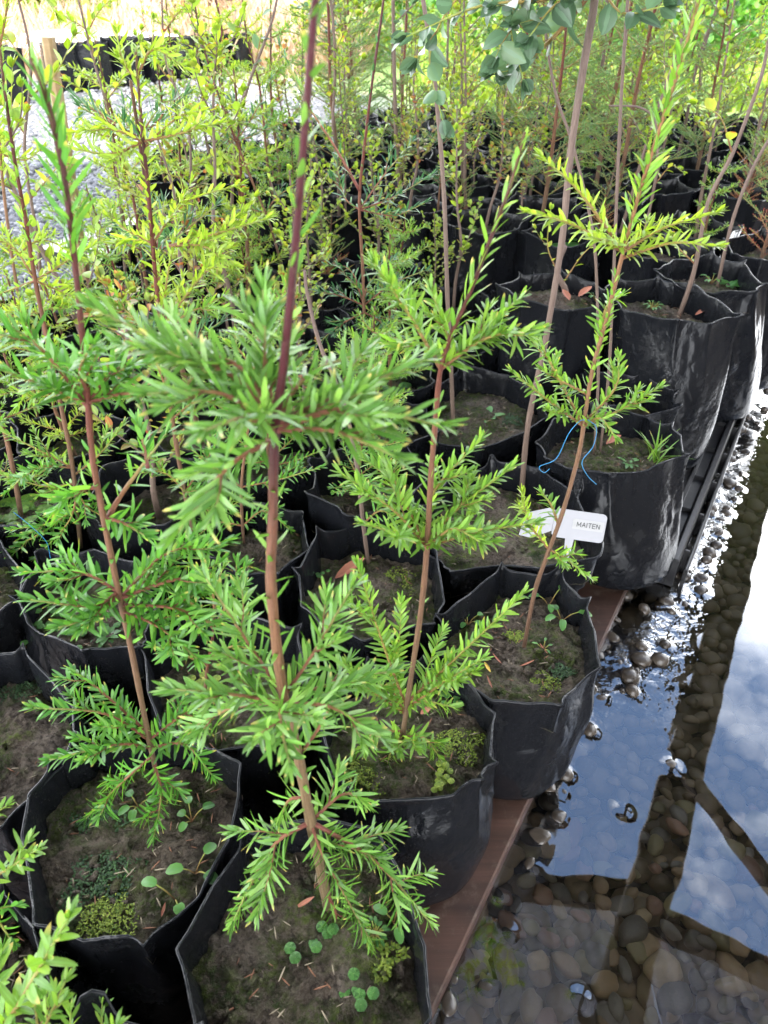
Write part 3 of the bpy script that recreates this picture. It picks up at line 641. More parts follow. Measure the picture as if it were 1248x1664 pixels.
def sapling(name, label, stem, zs, radii, barkm, twigm, leafm, sp, branches, seed, group=None, cat='sapling', stemleaf=(), lean=0., y0=None, leafm_top=None):
    """stem: photo points from base to top; the base stands on the soil, the stem rises in its own upright plane"""
    rng = np.random.default_rng(seed); b = at(*stem[0], zs) if y0 is None else upright(*stem[0], y0); y0 = b[1]
    def up(px, py, dy=0.):
        p = upright(px, py, y0+dy)
        if lean: p = upright(px, py, y0+dy+lean*max(0, p[2]-zs))
        return p
    P = np.array([b]+[up(*q) for q in stem[1:]]); root = empty(name, b, label, cat, group)
    if y0 and stem[0] and True: P[0] = b-np.array([0, 0, .012]) if b[2] < .4 else P[0]
    SPth = smooth_path(P, 10); t = np.linspace(0, 1, len(SPth)); R = np.interp(t, np.linspace(0, 1, len(radii)), radii)*{11: .56, 12: .52}.get(seed, .62)
    R = R*(1+.05*np.sin(t*90)*(t < .6)+rng.normal(0, .015, len(t)))
    mb = MB(); tube(mb, SPth, R, 12, rng=rng, rough=.025); mb.build('stem', barkm, root)
    for (pt, pb, gap, Lf, ang) in stemleaf:
        mb = MB(); ys = np.array([proj(p)[1] for p in SPth]); sel = SPth[(ys >= pt) & (ys <= pb)]
        if len(sel) > 1: leafpath(mb, rng, sel, dict(sp, gap=gap, L=Lf, ang=ang, W=sp['W']*(1 if Lf > .018 else .9), flat=1), 0, .94); mb.build('stem_foliage', leafm_top or leafm, root)
    for br in branches:
        pts, dy, subs = br[:3]; kw = br[3] if len(br) > 3 else {}
        n = len(pts); Q = np.array([up(x, y, dy*i/(n-1)) for i, (x, y) in enumerate(pts)])
        i = np.argmin(np.linalg.norm(SPth-Q[0], axis=1))
        if not kw.get('free'): Q[0] = SPth[i]
        if n == 2:
            mid = (Q[0]+Q[1])/2; mid[2] += kw.get('arch', .12)*np.linalg.norm(Q[1]-Q[0]); Q = np.array([Q[0], mid, Q[1]])
        s2 = dict(sp, **kw.get('sp', {}))
        branch(root, rng, Q, kw.get('r0', .0016), .0007, s2, kw.get('lm', leafm), twigm, subs, kw.get('subL', .4))
    return root
NEAR = 'saplings in the near grow bags'
# tall sapling nearest the camera
sapling('conifer_sapling', 'tallest foreground sapling with thick dark maroon stem and drooping leafy sprays',
  [(535, 1475), (505, 1335), (483, 1220), (459, 1120), (441, 960), (443, 850), (447, 700), (460, 600), (480, 400), (500, 150), (512, 0), (518, -60)], .222,
  [.0088, .0082, .0068, .0066, .0060, .0052, .0048, .0040, .0034, .0030, .0027, .0026], BK_MAIN, BK_TWIGD, G_DEEP, SP(L=.0235, W=.0029, gap=.0017, ang=48),
  [([(447, 690), (390, 620), (300, 575), (150, 500)], .02, 3, dict(r0=.0022, subL=.35)), ([(447, 700), (360, 640), (240, 640)], -.015, 2, {}), ([(445, 715), (370, 760), (285, 870)], -.05, 2, dict(sp=dict(L=.026))),
   ([(455, 690), (560, 640), (690, 585)], .03, 2, dict(r0=.0022)), ([(450, 705), (560, 665), (715, 690)], -.01, 3, dict(r0=.0022)), ([(452, 700), (540, 700), (640, 740)], -.03, 1, {}), ([(448, 690), (430, 580), (428, 470)], .05, 2, {}),
   ([(447, 700), (400, 680), (330, 700)], -.05, 1, {}), ([(450, 690), (500, 610), (600, 570)], .06, 1, {}), ([(447, 695), (380, 590), (200, 560)], .03, 2, {}),
   ([(460, 1140), (390, 1130), (280, 1120)], -.02, 2, {}), ([(458, 1130), (400, 1040), (335, 940)], .05, 2, {}), ([(459, 1130), (510, 1060), (572, 955)], .03, 2, {}), ([(460, 1140), (540, 1110), (640, 1090)], .04, 2, {}),
   ([(462, 1145), (455, 1165), (470, 1240)], -.08, 2, dict(arch=.3)), ([(462, 1145), (540, 1150), (620, 1200)], -.02, 2, {}), ([(460, 1140), (380, 1150), (300, 1190)], .0, 1, {}),
   ([(500, 1330), (440, 1380), (375, 1505)], -.035, 3, dict(r0=.0022)), ([(505, 1335), (610, 1400), (700, 1500)], -.03, 3, dict(r0=.0022)), ([(505, 1330), (560, 1290), (600, 1310)], .03, 1, {}),
   ([(505, 1340), (530, 1400), (620, 1560)], -.04, 1, {}), ([(525, 1440), (545, 1500), (500, 1580), (430, 1640)], -.045, 2, dict(r0=.002)), ([(485, 1230), (520, 1180), (545, 1130)], .02, 0, {}), ([(498, 1300), (470, 1300), (455, 1330)], .0, 0, {})],
  11, NEAR, stemleaf=[(-80, 590, .0075, .019, 34), (760, 1130, .0062, .023, 62), (1180, 1330, .007, .019, 60)])
# left sapling in the mossy bag
sapling('conifer_sapling', 'sapling leaning left out of the bag with dark moss, dark purple tip',
  [(262, 1300), (240, 1190), (214, 1060), (190, 950), (166, 830), (150, 740), (143, 655), (135, 560), (122, 430), (103, 280), (75, 160), (52, 95)], .222,
  [.005, .0052, .005, .0048, .0046, .0044, .0042, .0036, .0036, .0035, .0032, .0028], BK_RED, BK_TWIGD, G_MID, SP(L=.022, W=.0032, gap=.00165),
  [([(243, 1200), (170, 1160), (55, 1150)], -.01, 2, {}), ([(245, 1210), (190, 1210), (80, 1235)], -.04, 2, {}), ([(245, 1205), (300, 1160), (350, 1140)], .02, 2, {}), ([(250, 1230), (200, 1270), (140, 1330)], -.03, 2, {}), ([(252, 1240), (262, 1290), (250, 1360)], -.05, 2, {}), ([(245, 1215), (300, 1210), (345, 1260)], -.02, 1, {}), ([(243, 1190), (160, 1120), (120, 1090)], .03, 1, {}),
   ([(196, 960), (130, 930), (40, 930)], .0, 2, {}), ([(196, 965), (150, 985), (50, 975)], -.03, 2, {}), ([(196, 965), (160, 1000), (95, 1020)], -.04, 1, {}), ([(200, 970), (300, 940), (390, 960)], .02, 3, dict(r0=.002)), ([(205, 985), (290, 990), (380, 1030)], -.02, 3, {}), ([(205, 990), (260, 1020), (320, 1070)], -.03, 2, {}), ([(200, 970), (270, 900), (370, 880)], .05, 2, {}), ([(203, 980), (225, 960), (260, 900)], .03, 1, {}),
   ([(145, 660), (70, 570), (0, 520)], .0, 2, {}), ([(143, 655), (80, 630), (0, 600)], -.02, 2, {}), ([(143, 655), (200, 640), (275, 645)], .0, 1, {}), ([(143, 650), (100, 590), (60, 560)], .05, 1, {}), ([(143, 655), (190, 600), (260, 590)], .03, 2, {}), ([(140, 640), (130, 600), (150, 560)], -.03, 1, {}),
   ([(178, 850), (200, 800), (270, 705)], .04, 0, dict(sp=dict(gap=.006), r0=.0028)), ([(240, 760), (235, 730), (225, 690)], .03, 0, dict(free=1)), ([(166, 840), (200, 850), (235, 870)], -.01, 1, {}), ([(158, 790), (120, 800), (90, 830)], 0., 1, {})],
  12, NEAR, stemleaf=[(40, 430, .0019, .026, 38), (430, 640, .009, .018, 35), (700, 1050, .009, .02, 50)])
sapling('conifer_sapling', 'bright green sapling in the bag with green moss, centre of the photo',
  [(652, 1205), (665, 1120), (683, 1000), (693, 900), (700, 780), (708, 680), (716, 600), (735, 540), (762, 480), (800, 380), (830, 300), (853, 215)], .232,
  [.0048, .0048, .0046, .0044, .004, .0036, .0032, .0028, .0025, .0023, .002, .0014], BK_RED, BK_TWIG, G_FRESH, SP(L=.021, W=.0032, gap=.00165),
  [([(692, 890), (640, 830), (555, 770)], .0, 2, {}), ([(693, 885), (650, 800), (620, 740)], .05, 2, {}), ([(693, 890), (770, 865), (870, 850)], .0, 2, dict(r0=.0019)), ([(693, 885), (740, 830), (830, 760)], .03, 3, {}), ([(693, 890), (650, 870), (590, 850)], -.04, 1, {}), ([(694, 890), (735, 860), (780, 880)], -.03, 1, {}), ([(694, 880), (705, 800), (780, 715)], .06, 2, {}),
   ([(716, 598), (670, 520), (608, 428)], .0, 2, {}), ([(716, 600), (790, 550), (875, 535)], .0, 2, {}), ([(716, 600), (780, 540), (845, 485)], .03, 2, {}), ([(716, 600), (690, 560), (620, 560)], .03, 1, {}), ([(716, 598), (730, 560), (700, 470)], .04, 1, {}),
   ([(662, 1150), (620, 1040), (580, 915)], .04, 2, dict(r0=.0018)), ([(665, 1140), (730, 1080), (850, 965)], .02, 2, dict(r0=.002)), ([(662, 1150), (720, 1110), (785, 1070)], -.02, 2, {}), ([(660, 1160), (600, 1120), (560, 1080)], .0, 2, {}), ([(655, 1190), (610, 1190), (580, 1220)], -.02, 1, {}), ([(655, 1195), (690, 1200), (720, 1240)], -.03, 2, {}), ([(654, 1200), (640, 1210), (625, 1255)], -.03, 1, {}), ([(660, 1165), (640, 1120), (640, 1050)], .02, 1, {}), ([(662, 1150), (690, 1140), (740, 1150)], .02, 0, {})],
  13, NEAR, stemleaf=[(200, 590, .0034, .021, 30), (620, 870, .01, .018, 35), (910, 1100, .02, .012, 35)])
sapling('conifer_sapling', 'lime-tipped sapling rising from the bag with reddish litter, third along the plank',
  [(852, 1048), (868, 965), (890, 900), (915, 830), (940, 740), (950, 680), (963, 600), (985, 520), (1010, 420), (1040, 310), (1075, 200), (1110, 90), (1138, -10), (1150, -60)], .228,
  [.0045, .0045, .0042, .004, .0038, .0036, .0034, .0032, .003, .0027, .0026, .0024, .0022, .002], BK_ORANGE, BK_TWIG, G_FRESH, SP(L=.0175, W=.0032, gap=.0018, ang=55),
  [([(948, 690), (890, 650), (833, 605)], .0, 1, {}), ([(950, 690), (900, 600), (870, 545)], .03, 1, {}), ([(950, 690), (1010, 665), (1070, 630)], .0, 2, {}), ([(950, 685), (1000, 630), (1005, 580)], .02, 1, {}), ([(950, 690), (975, 680), (1000, 710)], -.03, 0, {}), ([(960, 640), (900, 610), (905, 580)], .03, 1, {}),
   ([(1012, 412), (930, 365), (858, 345)], -.01, 0, dict(lm=G_LIME)), ([(1012, 410), (940, 310), (880, 255)], .02, 0, dict(lm=G_LIME)), ([(1012, 412), (1080, 370), (1165, 345)], .01, 0, dict(lm=G_LIME)), ([(1012, 415), (1090, 395), (1165, 400)], -.03, 0, dict(lm=G_LIME)), ([(1012, 410), (1000, 395), (960, 385)], -.04, 0, dict(lm=G_LIME)), ([(1012, 410), (1040, 380), (1080, 360)], .04, 1, dict(lm=G_LIME)),
   ([(888, 895), (915, 905), (960, 940)], -.02, 2, {}), ([(892, 890), (860, 850), (848, 800)], .01, 1, dict(lm=G_LIME)), ([(905, 850), (895, 820), (880, 800)], .03, 0, {}), ([(975, 560), (985, 500), (1010, 480)], .03, 0, {})],
  14, NEAR, stemleaf=[(-80, 400, .0019, .024, 42), (430, 660, .0026, .016, 42)], leafm_top=G_FRESH)
LEFT = 'slender saplings at the left'
sapling('conifer_sapling', 'yellow-green sapling with dense lime sprays, upper left',
  [(318, 880), (300, 800), (280, 680), (262, 540), (250, 420), (240, 300), (230, 200), (221, 85)], .225,
  [.0055, .0052, .005, .0046, .004, .0036, .003, .002], BK_RED, BK_TWIG, G_LIME, SP(L=.021, W=.0036, gap=.0026),
  [([(238, 235), (180, 210), (105, 215)], .0, 2, {}), ([(238, 235), (300, 215), (355, 200)], .0, 2, {}), ([(238, 240), (290, 190), (330, 180)], .05, 1, {}), ([(238, 235), (180, 250), (110, 240)], -.04, 1, {}), ([(225, 130), (200, 100), (190, 55)], .0, 2, {}), ([(225, 125), (250, 80), (300, 110)], .02, 1, {}),
   ([(275, 400), (350, 380), (435, 355)], .0, 3, dict(r0=.002, free=1)), ([(262, 540), (272, 450), (290, 360)], .02, 1, {}), ([(252, 400), (200, 370), (170, 340)], .0, 2, {}), ([(252, 400), (300, 330), (390, 300)], .04, 2, {}), ([(250, 400), (220, 390), (180, 390)], .03, 1, {}), ([(275, 400), (330, 400), (380, 430)], -.03, 2, dict(free=1)),
   ([(275, 640), (220, 520), (150, 480)], .0, 2, dict(lm=G_FRESH)), ([(278, 660), (350, 590), (440, 600)], .02, 2, dict(lm=G_FRESH)), ([(280, 680), (330, 650), (400, 690)], -.02, 2, dict(lm=G_MID)), ([(262, 540), (330, 500), (420, 520)], .02, 2, dict(lm=G_FRESH)), ([(262, 540), (310, 470), (370, 400)], .05, 3, {}), ([(278, 660), (230, 640), (170, 650)], .0, 2, dict(lm=G_FRESH)), ([(300, 800), (340, 740), (360, 700)], .03, 1, dict(lm=G_MID)), ([(300, 800), (270, 770), (215, 760)], .0, 2, dict(lm=G_FRESH)), ([(300, 800), (330, 800), (375, 830)], -.02, 2, dict(lm=G_MID)), ([(302, 810), (350, 830), (400, 810)], .02, 2, dict(lm=G_FRESH))],
  15, LEFT, stemleaf=[(80, 520, .0035, .02, 42), (560, 860, .014, .015, 40)])
sapling('conifer_sapling', 'sapling with reddish stem at the far left, fresh green sprays low down',
  [(128, 880), (118, 760), (95, 640), (60, 470), (42, 360), (22, 250), (8, 150), (0, 80)], .225,
  [.0055, .005, .0048, .0042, .0036, .003, .0026, .002], BK_RED, BK_TWIG, G_FRESH, SP(L=.0215, W=.0036, gap=.0027),
  [([(55, 450), (20, 400), (-20, 390)], .0, 2, dict(lm=G_LIME)), ([(55, 450), (100, 430), (150, 400)], .02, 2, dict(lm=G_LIME)), ([(58, 460), (20, 470), (-30, 490)], -.02, 2, {}), ([(55, 450), (90, 470), (140, 490)], .0, 2, dict(lm=G_LIME)),
   ([(118, 760), (60, 730), (0, 700)], .0, 2, {}), ([(118, 760), (60, 760), (10, 800)], -.03, 3, dict(lm=G_MID)), ([(118, 770), (160, 740), (200, 690)], .03, 1, {}), ([(120, 790), (70, 790), (0, 770)], -.01, 2, {}), ([(120, 800), (150, 830), (200, 850)], -.02, 2, dict(lm=G_MID)), ([(122, 820), (80, 850), (20, 860)], -.03, 3, dict(lm=G_MID)), ([(122, 820), (60, 870), (0, 900)], -.04, 2, dict(lm=G_MID)), ([(122, 810), (110, 850), (60, 905)], -.05, 2, dict(lm=G_MID)), ([(95, 640), (60, 620), (30, 660)], .0, 2, {}), ([(95, 640), (120, 600), (165, 590)], .02, 1, {})],
  16, LEFT, stemleaf=[(80, 440, .004, .022, 40), (460, 740, .012, .016, 40)])
sapling('conifer_sapling', 'leafy top of a sapling standing beyond the left edge',
  [(62, 700), (45, 560), (20, 420), (0, 250), (-5, 120), (10, 20), (18, -40)], .225,
  [.005, .0045, .004, .0036, .003, .0024, .002], BK_ORANGE, BK_TWIG, G_LIME, SP(L=.024, W=.0038, gap=.003),
  [([(0, 250), (-20, 200), (-50, 190)], .0, 1, {}), ([(0, 250), (40, 260), (70, 240)], .0, 1, {}), ([(20, 420), (70, 390), (130, 420)], .02, 2, {}), ([(20, 420), (0, 380), (-40, 390)], .0, 1, {}), ([(40, 520), (0, 510), (-40, 530)], .0, 2, {}), ([(40, 520), (90, 500), (160, 500)], .02, 2, dict(lm=G_FRESH)), ([(55, 640), (10, 640), (-40, 660)], .0, 2, dict(lm=G_FRESH)), ([(55, 640), (90, 620), (130, 650)], .02, 2, dict(lm=G_FRESH))],
  17, LEFT, stemleaf=[(-60, 300, .003, .024, 40)])
sapling('conifer_sapling', 'dark glossy sapling with red forked tip, behind the middle of the group',
  [(592, 640), (592, 560), (590, 450), (584, 330), (592, 240), (604, 140), (622, 10), (628, -60)], .24,
  [.0055, .005, .0045, .0042, .0038, .0033, .003, .0028], BK_RED, BK_TWIGD, G_DARK, SP(L=.026, W=.0036, gap=.0042, ang=50),
  [([(586, 340), (640, 320), (700, 285)], .0, 2, {}), ([(586, 345), (620, 290), (670, 230)], .04, 1, {}), ([(586, 345), (560, 320), (545, 260)], .03, 1, {}), ([(586, 345), (640, 350), (690, 330)], -.04, 1, {}),
   ([(592, 500), (550, 480), (500, 470)], .0, 2, {}), ([(592, 500), (640, 460), (690, 440)], .0, 2, {}), ([(592, 505), (630, 530), (665, 560)], -.03, 2, {}), ([(592, 505), (550, 530), (515, 560)], -.03, 2, {}), ([(592, 500), (600, 460), (640, 420)], .05, 1, {}), ([(592, 500), (570, 440), (530, 430)], .05, 1, {}), ([(592, 505), (590, 560), (600, 590)], -.06, 1, {}),
   ([(584, 310), (545, 240), (500, 170), (455, 75)], .02, 0, dict(r0=.0028, sp=dict(gap=.009, ang=30)))],
  18, 'dark saplings in the middle', stemleaf=[(-80, 300, .014, .02, 30), (350, 620, .02, .02, 45)])
sapling('conifer_sapling', 'blue-green sapling with a spidery whorl, left of the maroon stem',
  [(470, 470), (440, 370), (412, 300), (384, 230), (350, 140), (322, 40), (312, -40)], .25,
  [.0055, .005, .0046, .0042, .0038, .0032, .003], BK_RED, BK_TWIGD, G_DARK, SP(L=.034, W=.0032, gap=.006, ang=48),
  [([(385, 232), (360, 210), (345, 180)], .0, 1, {}), ([(385, 232), (410, 190), (440, 130)], .0, 1, {}), ([(385, 232), (400, 225), (430, 210)], -.05, 1, {}), ([(385, 232), (370, 230), (340, 215)], -.05, 1, {}), ([(430, 350), (450, 320), (480, 300)], .0, 1, {}), ([(430, 350), (400, 340), (370, 350)], .0, 1, {}), ([(385, 232), (395, 190), (380, 160)], .04, 1, {})],
  19, 'dark saplings in the middle', stemleaf=[(-60, 225, .02, .024, 28), (300, 450, .02, .022, 45)])
# slender grey stems
def bare(label, stem, zs, radii, seed, **k):
    return sapling('young_tree', label, stem, zs, radii, BK_GREY, BK_TWIG, k.pop('lm', G_OVAL), SP(L=.036, W=.019, gap=.016, prof='oval', ang=55, flat=1, curl=-.2), k.pop('br', []), seed, 'tall bare stems', 'young tree', **k)
bare('tall bare greyish stem beside the green rosette, leafless in view', [(737, 688), (733, 600), (727, 480), (722, 330), (712, 190), (698, 70), (686, -10), (680, -60)], .235, [.0065, .006, .006, .0056, .0055, .005, .005, .005], 31)
bare('thick tan stem crossing in front of the tallest bags, grey-green oval leaves at the top', [(848, 800), (858, 690), (885, 560), (912, 400), (927, 250), (948, 110), (965, 10), (972, -60)], .22, [.0075, .0072, .007, .007, .0072, .0075, .0075, .007], 32,
     br=[([(968, -20), (900, 60), (840, 110), (800, 120)], -.05, 2, dict(r0=.003, subL=.3)), ([(968, -30), (880, 0), (780, 10), (660, 60)], -.06, 1, dict(r0=.003, subL=.25)), ([(968, -30), (860, -10), (830, 40), (850, 130)], -.06, 2, dict(subL=.35)), ([(968, -40), (900, 10), (860, 60)], -.08, 2, dict(subL=.35)), ([(968, -30), (1010, 20), (1080, 10)], -.1, 1, {}), ([(968, -40), (780, -30), (700, 80), (720, 200)], .05, 1, dict(subL=.2))])
bare('thin straight stem in the bag with the blue thread', [(975, 742), (988, 620), (996, 470), (1003, 300), (1010, 150), (1020, 0), (1024, -60)], .225, [.004, .004, .0038, .0038, .0036, .0034, .0032], 33)
bare('thin forked stem leaning left in the bag with the blue thread', [(966, 745), (972, 620), (970, 470), (962, 370), (932, 240), (905, 160), (890, 80), (886, 30)], .225, [.004, .004, .0036, .0034, .0033, .003, .0026, .002], 34)
bare('short grey sapling stem standing in the bag with the curled brown leaf', [(598, 905), (590, 850), (580, 760), (560, 660), (520, 560), (500, 480), (495, 440)], .225, [.005, .0048, .0045, .0042, .004, .0035, .003], 35, lm=G_MID,
     br=[([(590, 850), (620, 830), (650, 850)], .0, 1, dict(sp=dict(prof='linear', L=.02, W=.0035, gap=.004)))])
bare('tan stem with a forked base in the bag with dry leaves', [(922, 492), (918, 470), (905, 440), (918, 400)], .355, [.012, .010, .009, .008], 36, lm=G_SHRUB,
     br=[([(905, 440), (890, 400), (895, 340)], .0, 1, dict(sp=dict(L=.02, W=.01))), ([(918, 460), (950, 410), (990, 380)], .0, 1, dict(sp=dict(L=.02, W=.01)))])
bare('slanting green-grey stem among weeds in the tall smooth bag', [(1102, 515), (1128, 440), (1150, 330), (1190, 250), (1235, 130), (1250, 60)], .35, [.0075, .007, .006, .0055, .005, .004], 37, lm=G_SHRUB,
     br=[([(1130, 430), (1100, 400), (1090, 380)], .0, 1, dict(sp=dict(L=.016, W=.008, gap=.01))), ([(1190, 250), (1170, 190), (1130, 170)], .0, 0, dict(sp=dict(gap=.03)))])
bare('slanting brown stem leaving the crumpled tall bag at the right', [(1165, 470), (1190, 360), (1230, 260), (1290, 170)], .35, [.006, .0058, .005, .005], 38, lm=G_SHRUB)
bare('curved tan stem left of the tallest bags', [(1040, 400), (1058, 330), (1068, 260), (1065, 200), (1040, 175), (990, 172)], .35, [.006, .0055, .005, .0046, .004, .003], 39, lm=G_SHRUB, br=[([(1060, 300), (1090, 270), (1110, 280)], .0, 1, dict(sp=dict(L=.018, W=.01)))])
big = dict(sp=dict(L=.04, W=.015, gap=.014), lm=G_SHRUB)
bare('leafy young tree with broad yellow-green leaves at the upper left edge', [(70, 560), (62, 400), (40, 250), (50, 100), (20, -40)], .24, [.006, .0055, .005, .004, .003], 51, br=[([(45, 220), (20, 180), (20, 110)], 0, 1, big), ([(48, 160), (90, 120), (120, 60)], 0, 1, big), ([(55, 320), (100, 260), (130, 190)], 0, 1, big), ([(48, 120), (10, 60), (-20, 40)], 0, 1, big), ([(30, 0), (60, -20), (90, 20)], 0, 1, big)])
bare('thin young tree with small yellow-green leaves right of the wooden stake', [(205, 480), (195, 330), (180, 200), (150, 90), (120, -30)], .26, [.006, .0055, .005, .004, .003], 52, br=[([(185, 230), (150, 160), (110, 130)], 0, 1, dict(lm=G_SHRUB, sp=dict(L=.026, W=.012, gap=.01))), ([(175, 170), (210, 110), (230, 50)], 0, 1, dict(lm=G_SHRUB, sp=dict(L=.026, W=.012, gap=.01))), ([(160, 110), (140, 50), (90, 20)], 0, 1, dict(lm=G_LIME, sp=dict(L=.026, W=.008, gap=.006))), ([(140, 60), (160, 20), (190, -10)], 0, 1, dict(lm=G_LIME, sp=dict(L=.026, W=.008, gap=.006))), ([(190, 300), (230, 260), (270, 250)], 0, 1, dict(lm=G_SHRUB, sp=dict(L=.026, W=.012, gap=.01)))])
bare('young tree with a forked grey stem and small golden leaves at the top, upper left', [(320, 470), (312, 330), (305, 200), (270, 100), (262, -20)], .27, [.006, .0055, .0045, .004, .003], 53, br=[([(306, 220), (340, 130), (375, 60)], 0, 1, dict(lm=G_SHRUB, sp=dict(L=.022, W=.011, gap=.01))), ([(285, 140), (250, 90), (250, 30)], 0, 1, dict(lm=G_SHRUB, sp=dict(L=.022, W=.011, gap=.01))), ([(265, 60), (290, 20), (310, 0)], 0, 1, dict(lm=G_RED, sp=dict(L=.022, W=.011, gap=.01)))])
bare('grey forked young tree behind the maroon stem at the top', [(375, 420), (380, 250), (400, 150), (440, 40), (455, -30)], .28, [.007, .007, .006, .005, .004], 54, br=[([(410, 120), (425, 50), (425, -20)], 0, 0, dict(sp=dict(gap=.04))), ([(395, 160), (360, 100), (350, 60)], 0, 1, dict(lm=G_SHRUB, sp=dict(L=.02, W=.01, gap=.012)))])
# blades reaching in at the lower left corner
sapling('conifer_sapling', 'large bright spray close to the camera in the bottom left corner', [(-120, 1800), (-90, 1740), (-60, 1710)], .24, [.003, .0028, .0025], BK_ORANGE, BK_TWIG, G_FRESH, SP(L=.025, W=.0052, gap=.0034, ang=50),
  [([(-60, 1710), (10, 1660), (60, 1580), (112, 1490)], .02, 0, dict(r0=.0022, t0=.3)), ([(-60, 1710), (-20, 1640), (0, 1560)], .04, 0, {})], 41, NEAR)
sapling('conifer_sapling', 'small green sprig reaching in from the left edge above the bottom corner', [(-60, 1500), (-55, 1450), (-60, 1400)], .235, [.003, .0025, .002], BK_ORANGE, BK_TWIG, G_FRESH, SP(L=.019, W=.0034, gap=.0028),
  [([(-55, 1450), (0, 1420), (62, 1380)], .0, 1, {}), ([(-60, 1410), (-30, 1340), (10, 1310)], .04, 1, {}), ([(-55, 1470), (-10, 1490), (20, 1530)], -.02, 1, dict(lm=G_MID))], 42, NEAR)
sapling('conifer_sapling', 'green sapling hidden behind the maroon stem in the bag left of the curled leaf', [(395, 880), (392, 800), (400, 720), (410, 640), (420, 540)], .225, [.004, .0038, .003, .0028, .002], BK_ORANGE, BK_TWIG, G_MID, SP(L=.02, W=.0034, gap=.0028),
  [([(393, 850), (350, 850), (300, 880)], .0, 2, {}), ([(393, 850), (430, 830), (470, 860)], .0, 2, {}), ([(396, 790), (350, 760), (310, 730)], .0, 2, {}), ([(396, 790), (450, 780), (520, 760)], .0, 2, {}), ([(404, 700), (440, 650), (500, 620)], .03, 2, dict(lm=G_FRESH)), ([(415, 600), (380, 560), (340, 540)], .03, 2, dict(lm=G_FRESH)), ([(418, 560), (450, 500), (470, 450)], .03, 2, dict(lm=G_FRESH))], 43, NEAR)
sapling('conifer_sapling', 'small sapling in the shaded middle bag between the left and tall saplings', [(330, 1150), (335, 1100), (345, 1040), (350, 980)], .22, [.0035, .003, .0028, .002], BK_RED, BK_TWIG, G_MID, SP(L=.02, W=.0034, gap=.003),
  [([(338, 1080), (290, 1060), (250, 1050)], .0, 1, {}), ([(338, 1070), (380, 1050), (420, 1060)], .0, 1, {}), ([(345, 1020), (310, 980), (270, 960)], .0, 2, {}), ([(345, 1020), (380, 960), (400, 920)], .03, 2, {}), ([(350, 990), (340, 930), (310, 880)], .02, 2, dict(lm=G_FRESH))], 44, NEAR)

# ------------------------------------------------------------------ plants for the bags further back (one of each kind, then copies)
def stem_curve(r, h, bend=.05, n=6):
    z = np.linspace(-.012, h, n); x = np.cumsum(r.normal(0, bend*h/n, n)); y = np.cumsum(r.normal(0, bend*h/n, n)); return smooth_path(np.stack([x-x[0], y-y[0], z], -1), 5)
def pstem(root, r, h, r0, r1, bm, bend=.05):
    P = stem_curve(r, h, bend); mb = MB(); tube(mb, P, np.linspace(r0, r1, len(P)), 7, rng=r, rough=.03); mb.build('stem', bm, root); return P
def psp(r, P, f): i = min(len(P)-2, int(f*(len(P)-1))); return P[i], norm(P[i+1]-P[i])
def kind_conifer(seed, h, lm, lm2=None):
    r = np.random.default_rng(seed); root = empty('conifer_sapling', (0, 0, 0)); P = pstem(root, r, h, .005, .0018, BK_RED, .08)
    sp = SP(L=.023, W=.0038, gap=.0036, prof='lite')
    for f in (.2, .42, .64, .84):
        a0 = r.uniform(0, 6)
        for k in range(4):
            p, T = psp(r, P, f+r.normal(0, .012)); a = a0+k*1.57+r.normal(0, .2); l = r.uniform(.07, .12)*(1.15-.5*f); d = np.array([math.cos(a), math.sin(a), .3])
            branch(root, r, [p, p+d*l*.5, p+d*l+np.array([0, 0, .01])], .0018, .0008, sp, lm if f > .5 or lm2 is None else lm2, BK_TWIG, 2)
    mb = MB(); leafpath(mb, r, P[int(len(P)*.3):], dict(sp, gap=.008, ang=35)); mb.build('stem_foliage', lm, root)
    return root
def kind_shrub(seed, h, lm, n=3, L=.022, W=.012):
    r = np.random.default_rng(seed); root = empty('shrub_sapling', (0, 0, 0)); sp = SP(L=L, W=W, gap=.011, prof='oval', flat=1, ang=52, spiral=False, curl=-.1)
    P = pstem(root, r, h, .0048, .0016, BK_GREY, .12)
    mb = MB(); leafpath(mb, r, P[int(len(P)*.35):], dict(sp, gap=.014)); mb.build('stem_foliage', lm, root)
    for k in range(n*4):
        f = r.uniform(.2, .95); p, T = psp(r, P, f); a = k*2.4; l = r.uniform(.07, .18)*(1.2-f*.7); d = np.array([math.cos(a)*.6, math.sin(a)*.6, .75])
        branch(root, r, [p, p+d*l*.5+np.array([math.cos(a), math.sin(a), 0])*.01, p+d*l], .0014, .0007, sp, lm, BK_GREY, 1, .4)
    return root
def kind_cypress(seed, h):
    r = np.random.default_rng(seed); root = empty('cypress_sapling', (0, 0, 0)); sp = SP(L=.010, W=.0024, gap=.0032, prof='needle', flat=.3, ang=42, curl=0, spiral=False)
    P = pstem(root, r, h, .006, .0015, BK_RED, .04)
    for k in range(44):
        f = .12+.86*k/44; p, T = psp(r, P, f); a = k*2.4+r.normal(0, .3); l = r.uniform(.10, .19)*(1.25-f*.95); d = np.array([math.cos(a), math.sin(a), .55])
        Q = [p, p+d*l*.5+np.array([0, 0, .0]), p+d*l-np.array([0, 0, .15*l])]
        branch(root, r, Q, .0013, .0006, sp, G_CYP, BK_TWIG, 9, .5)
    return root
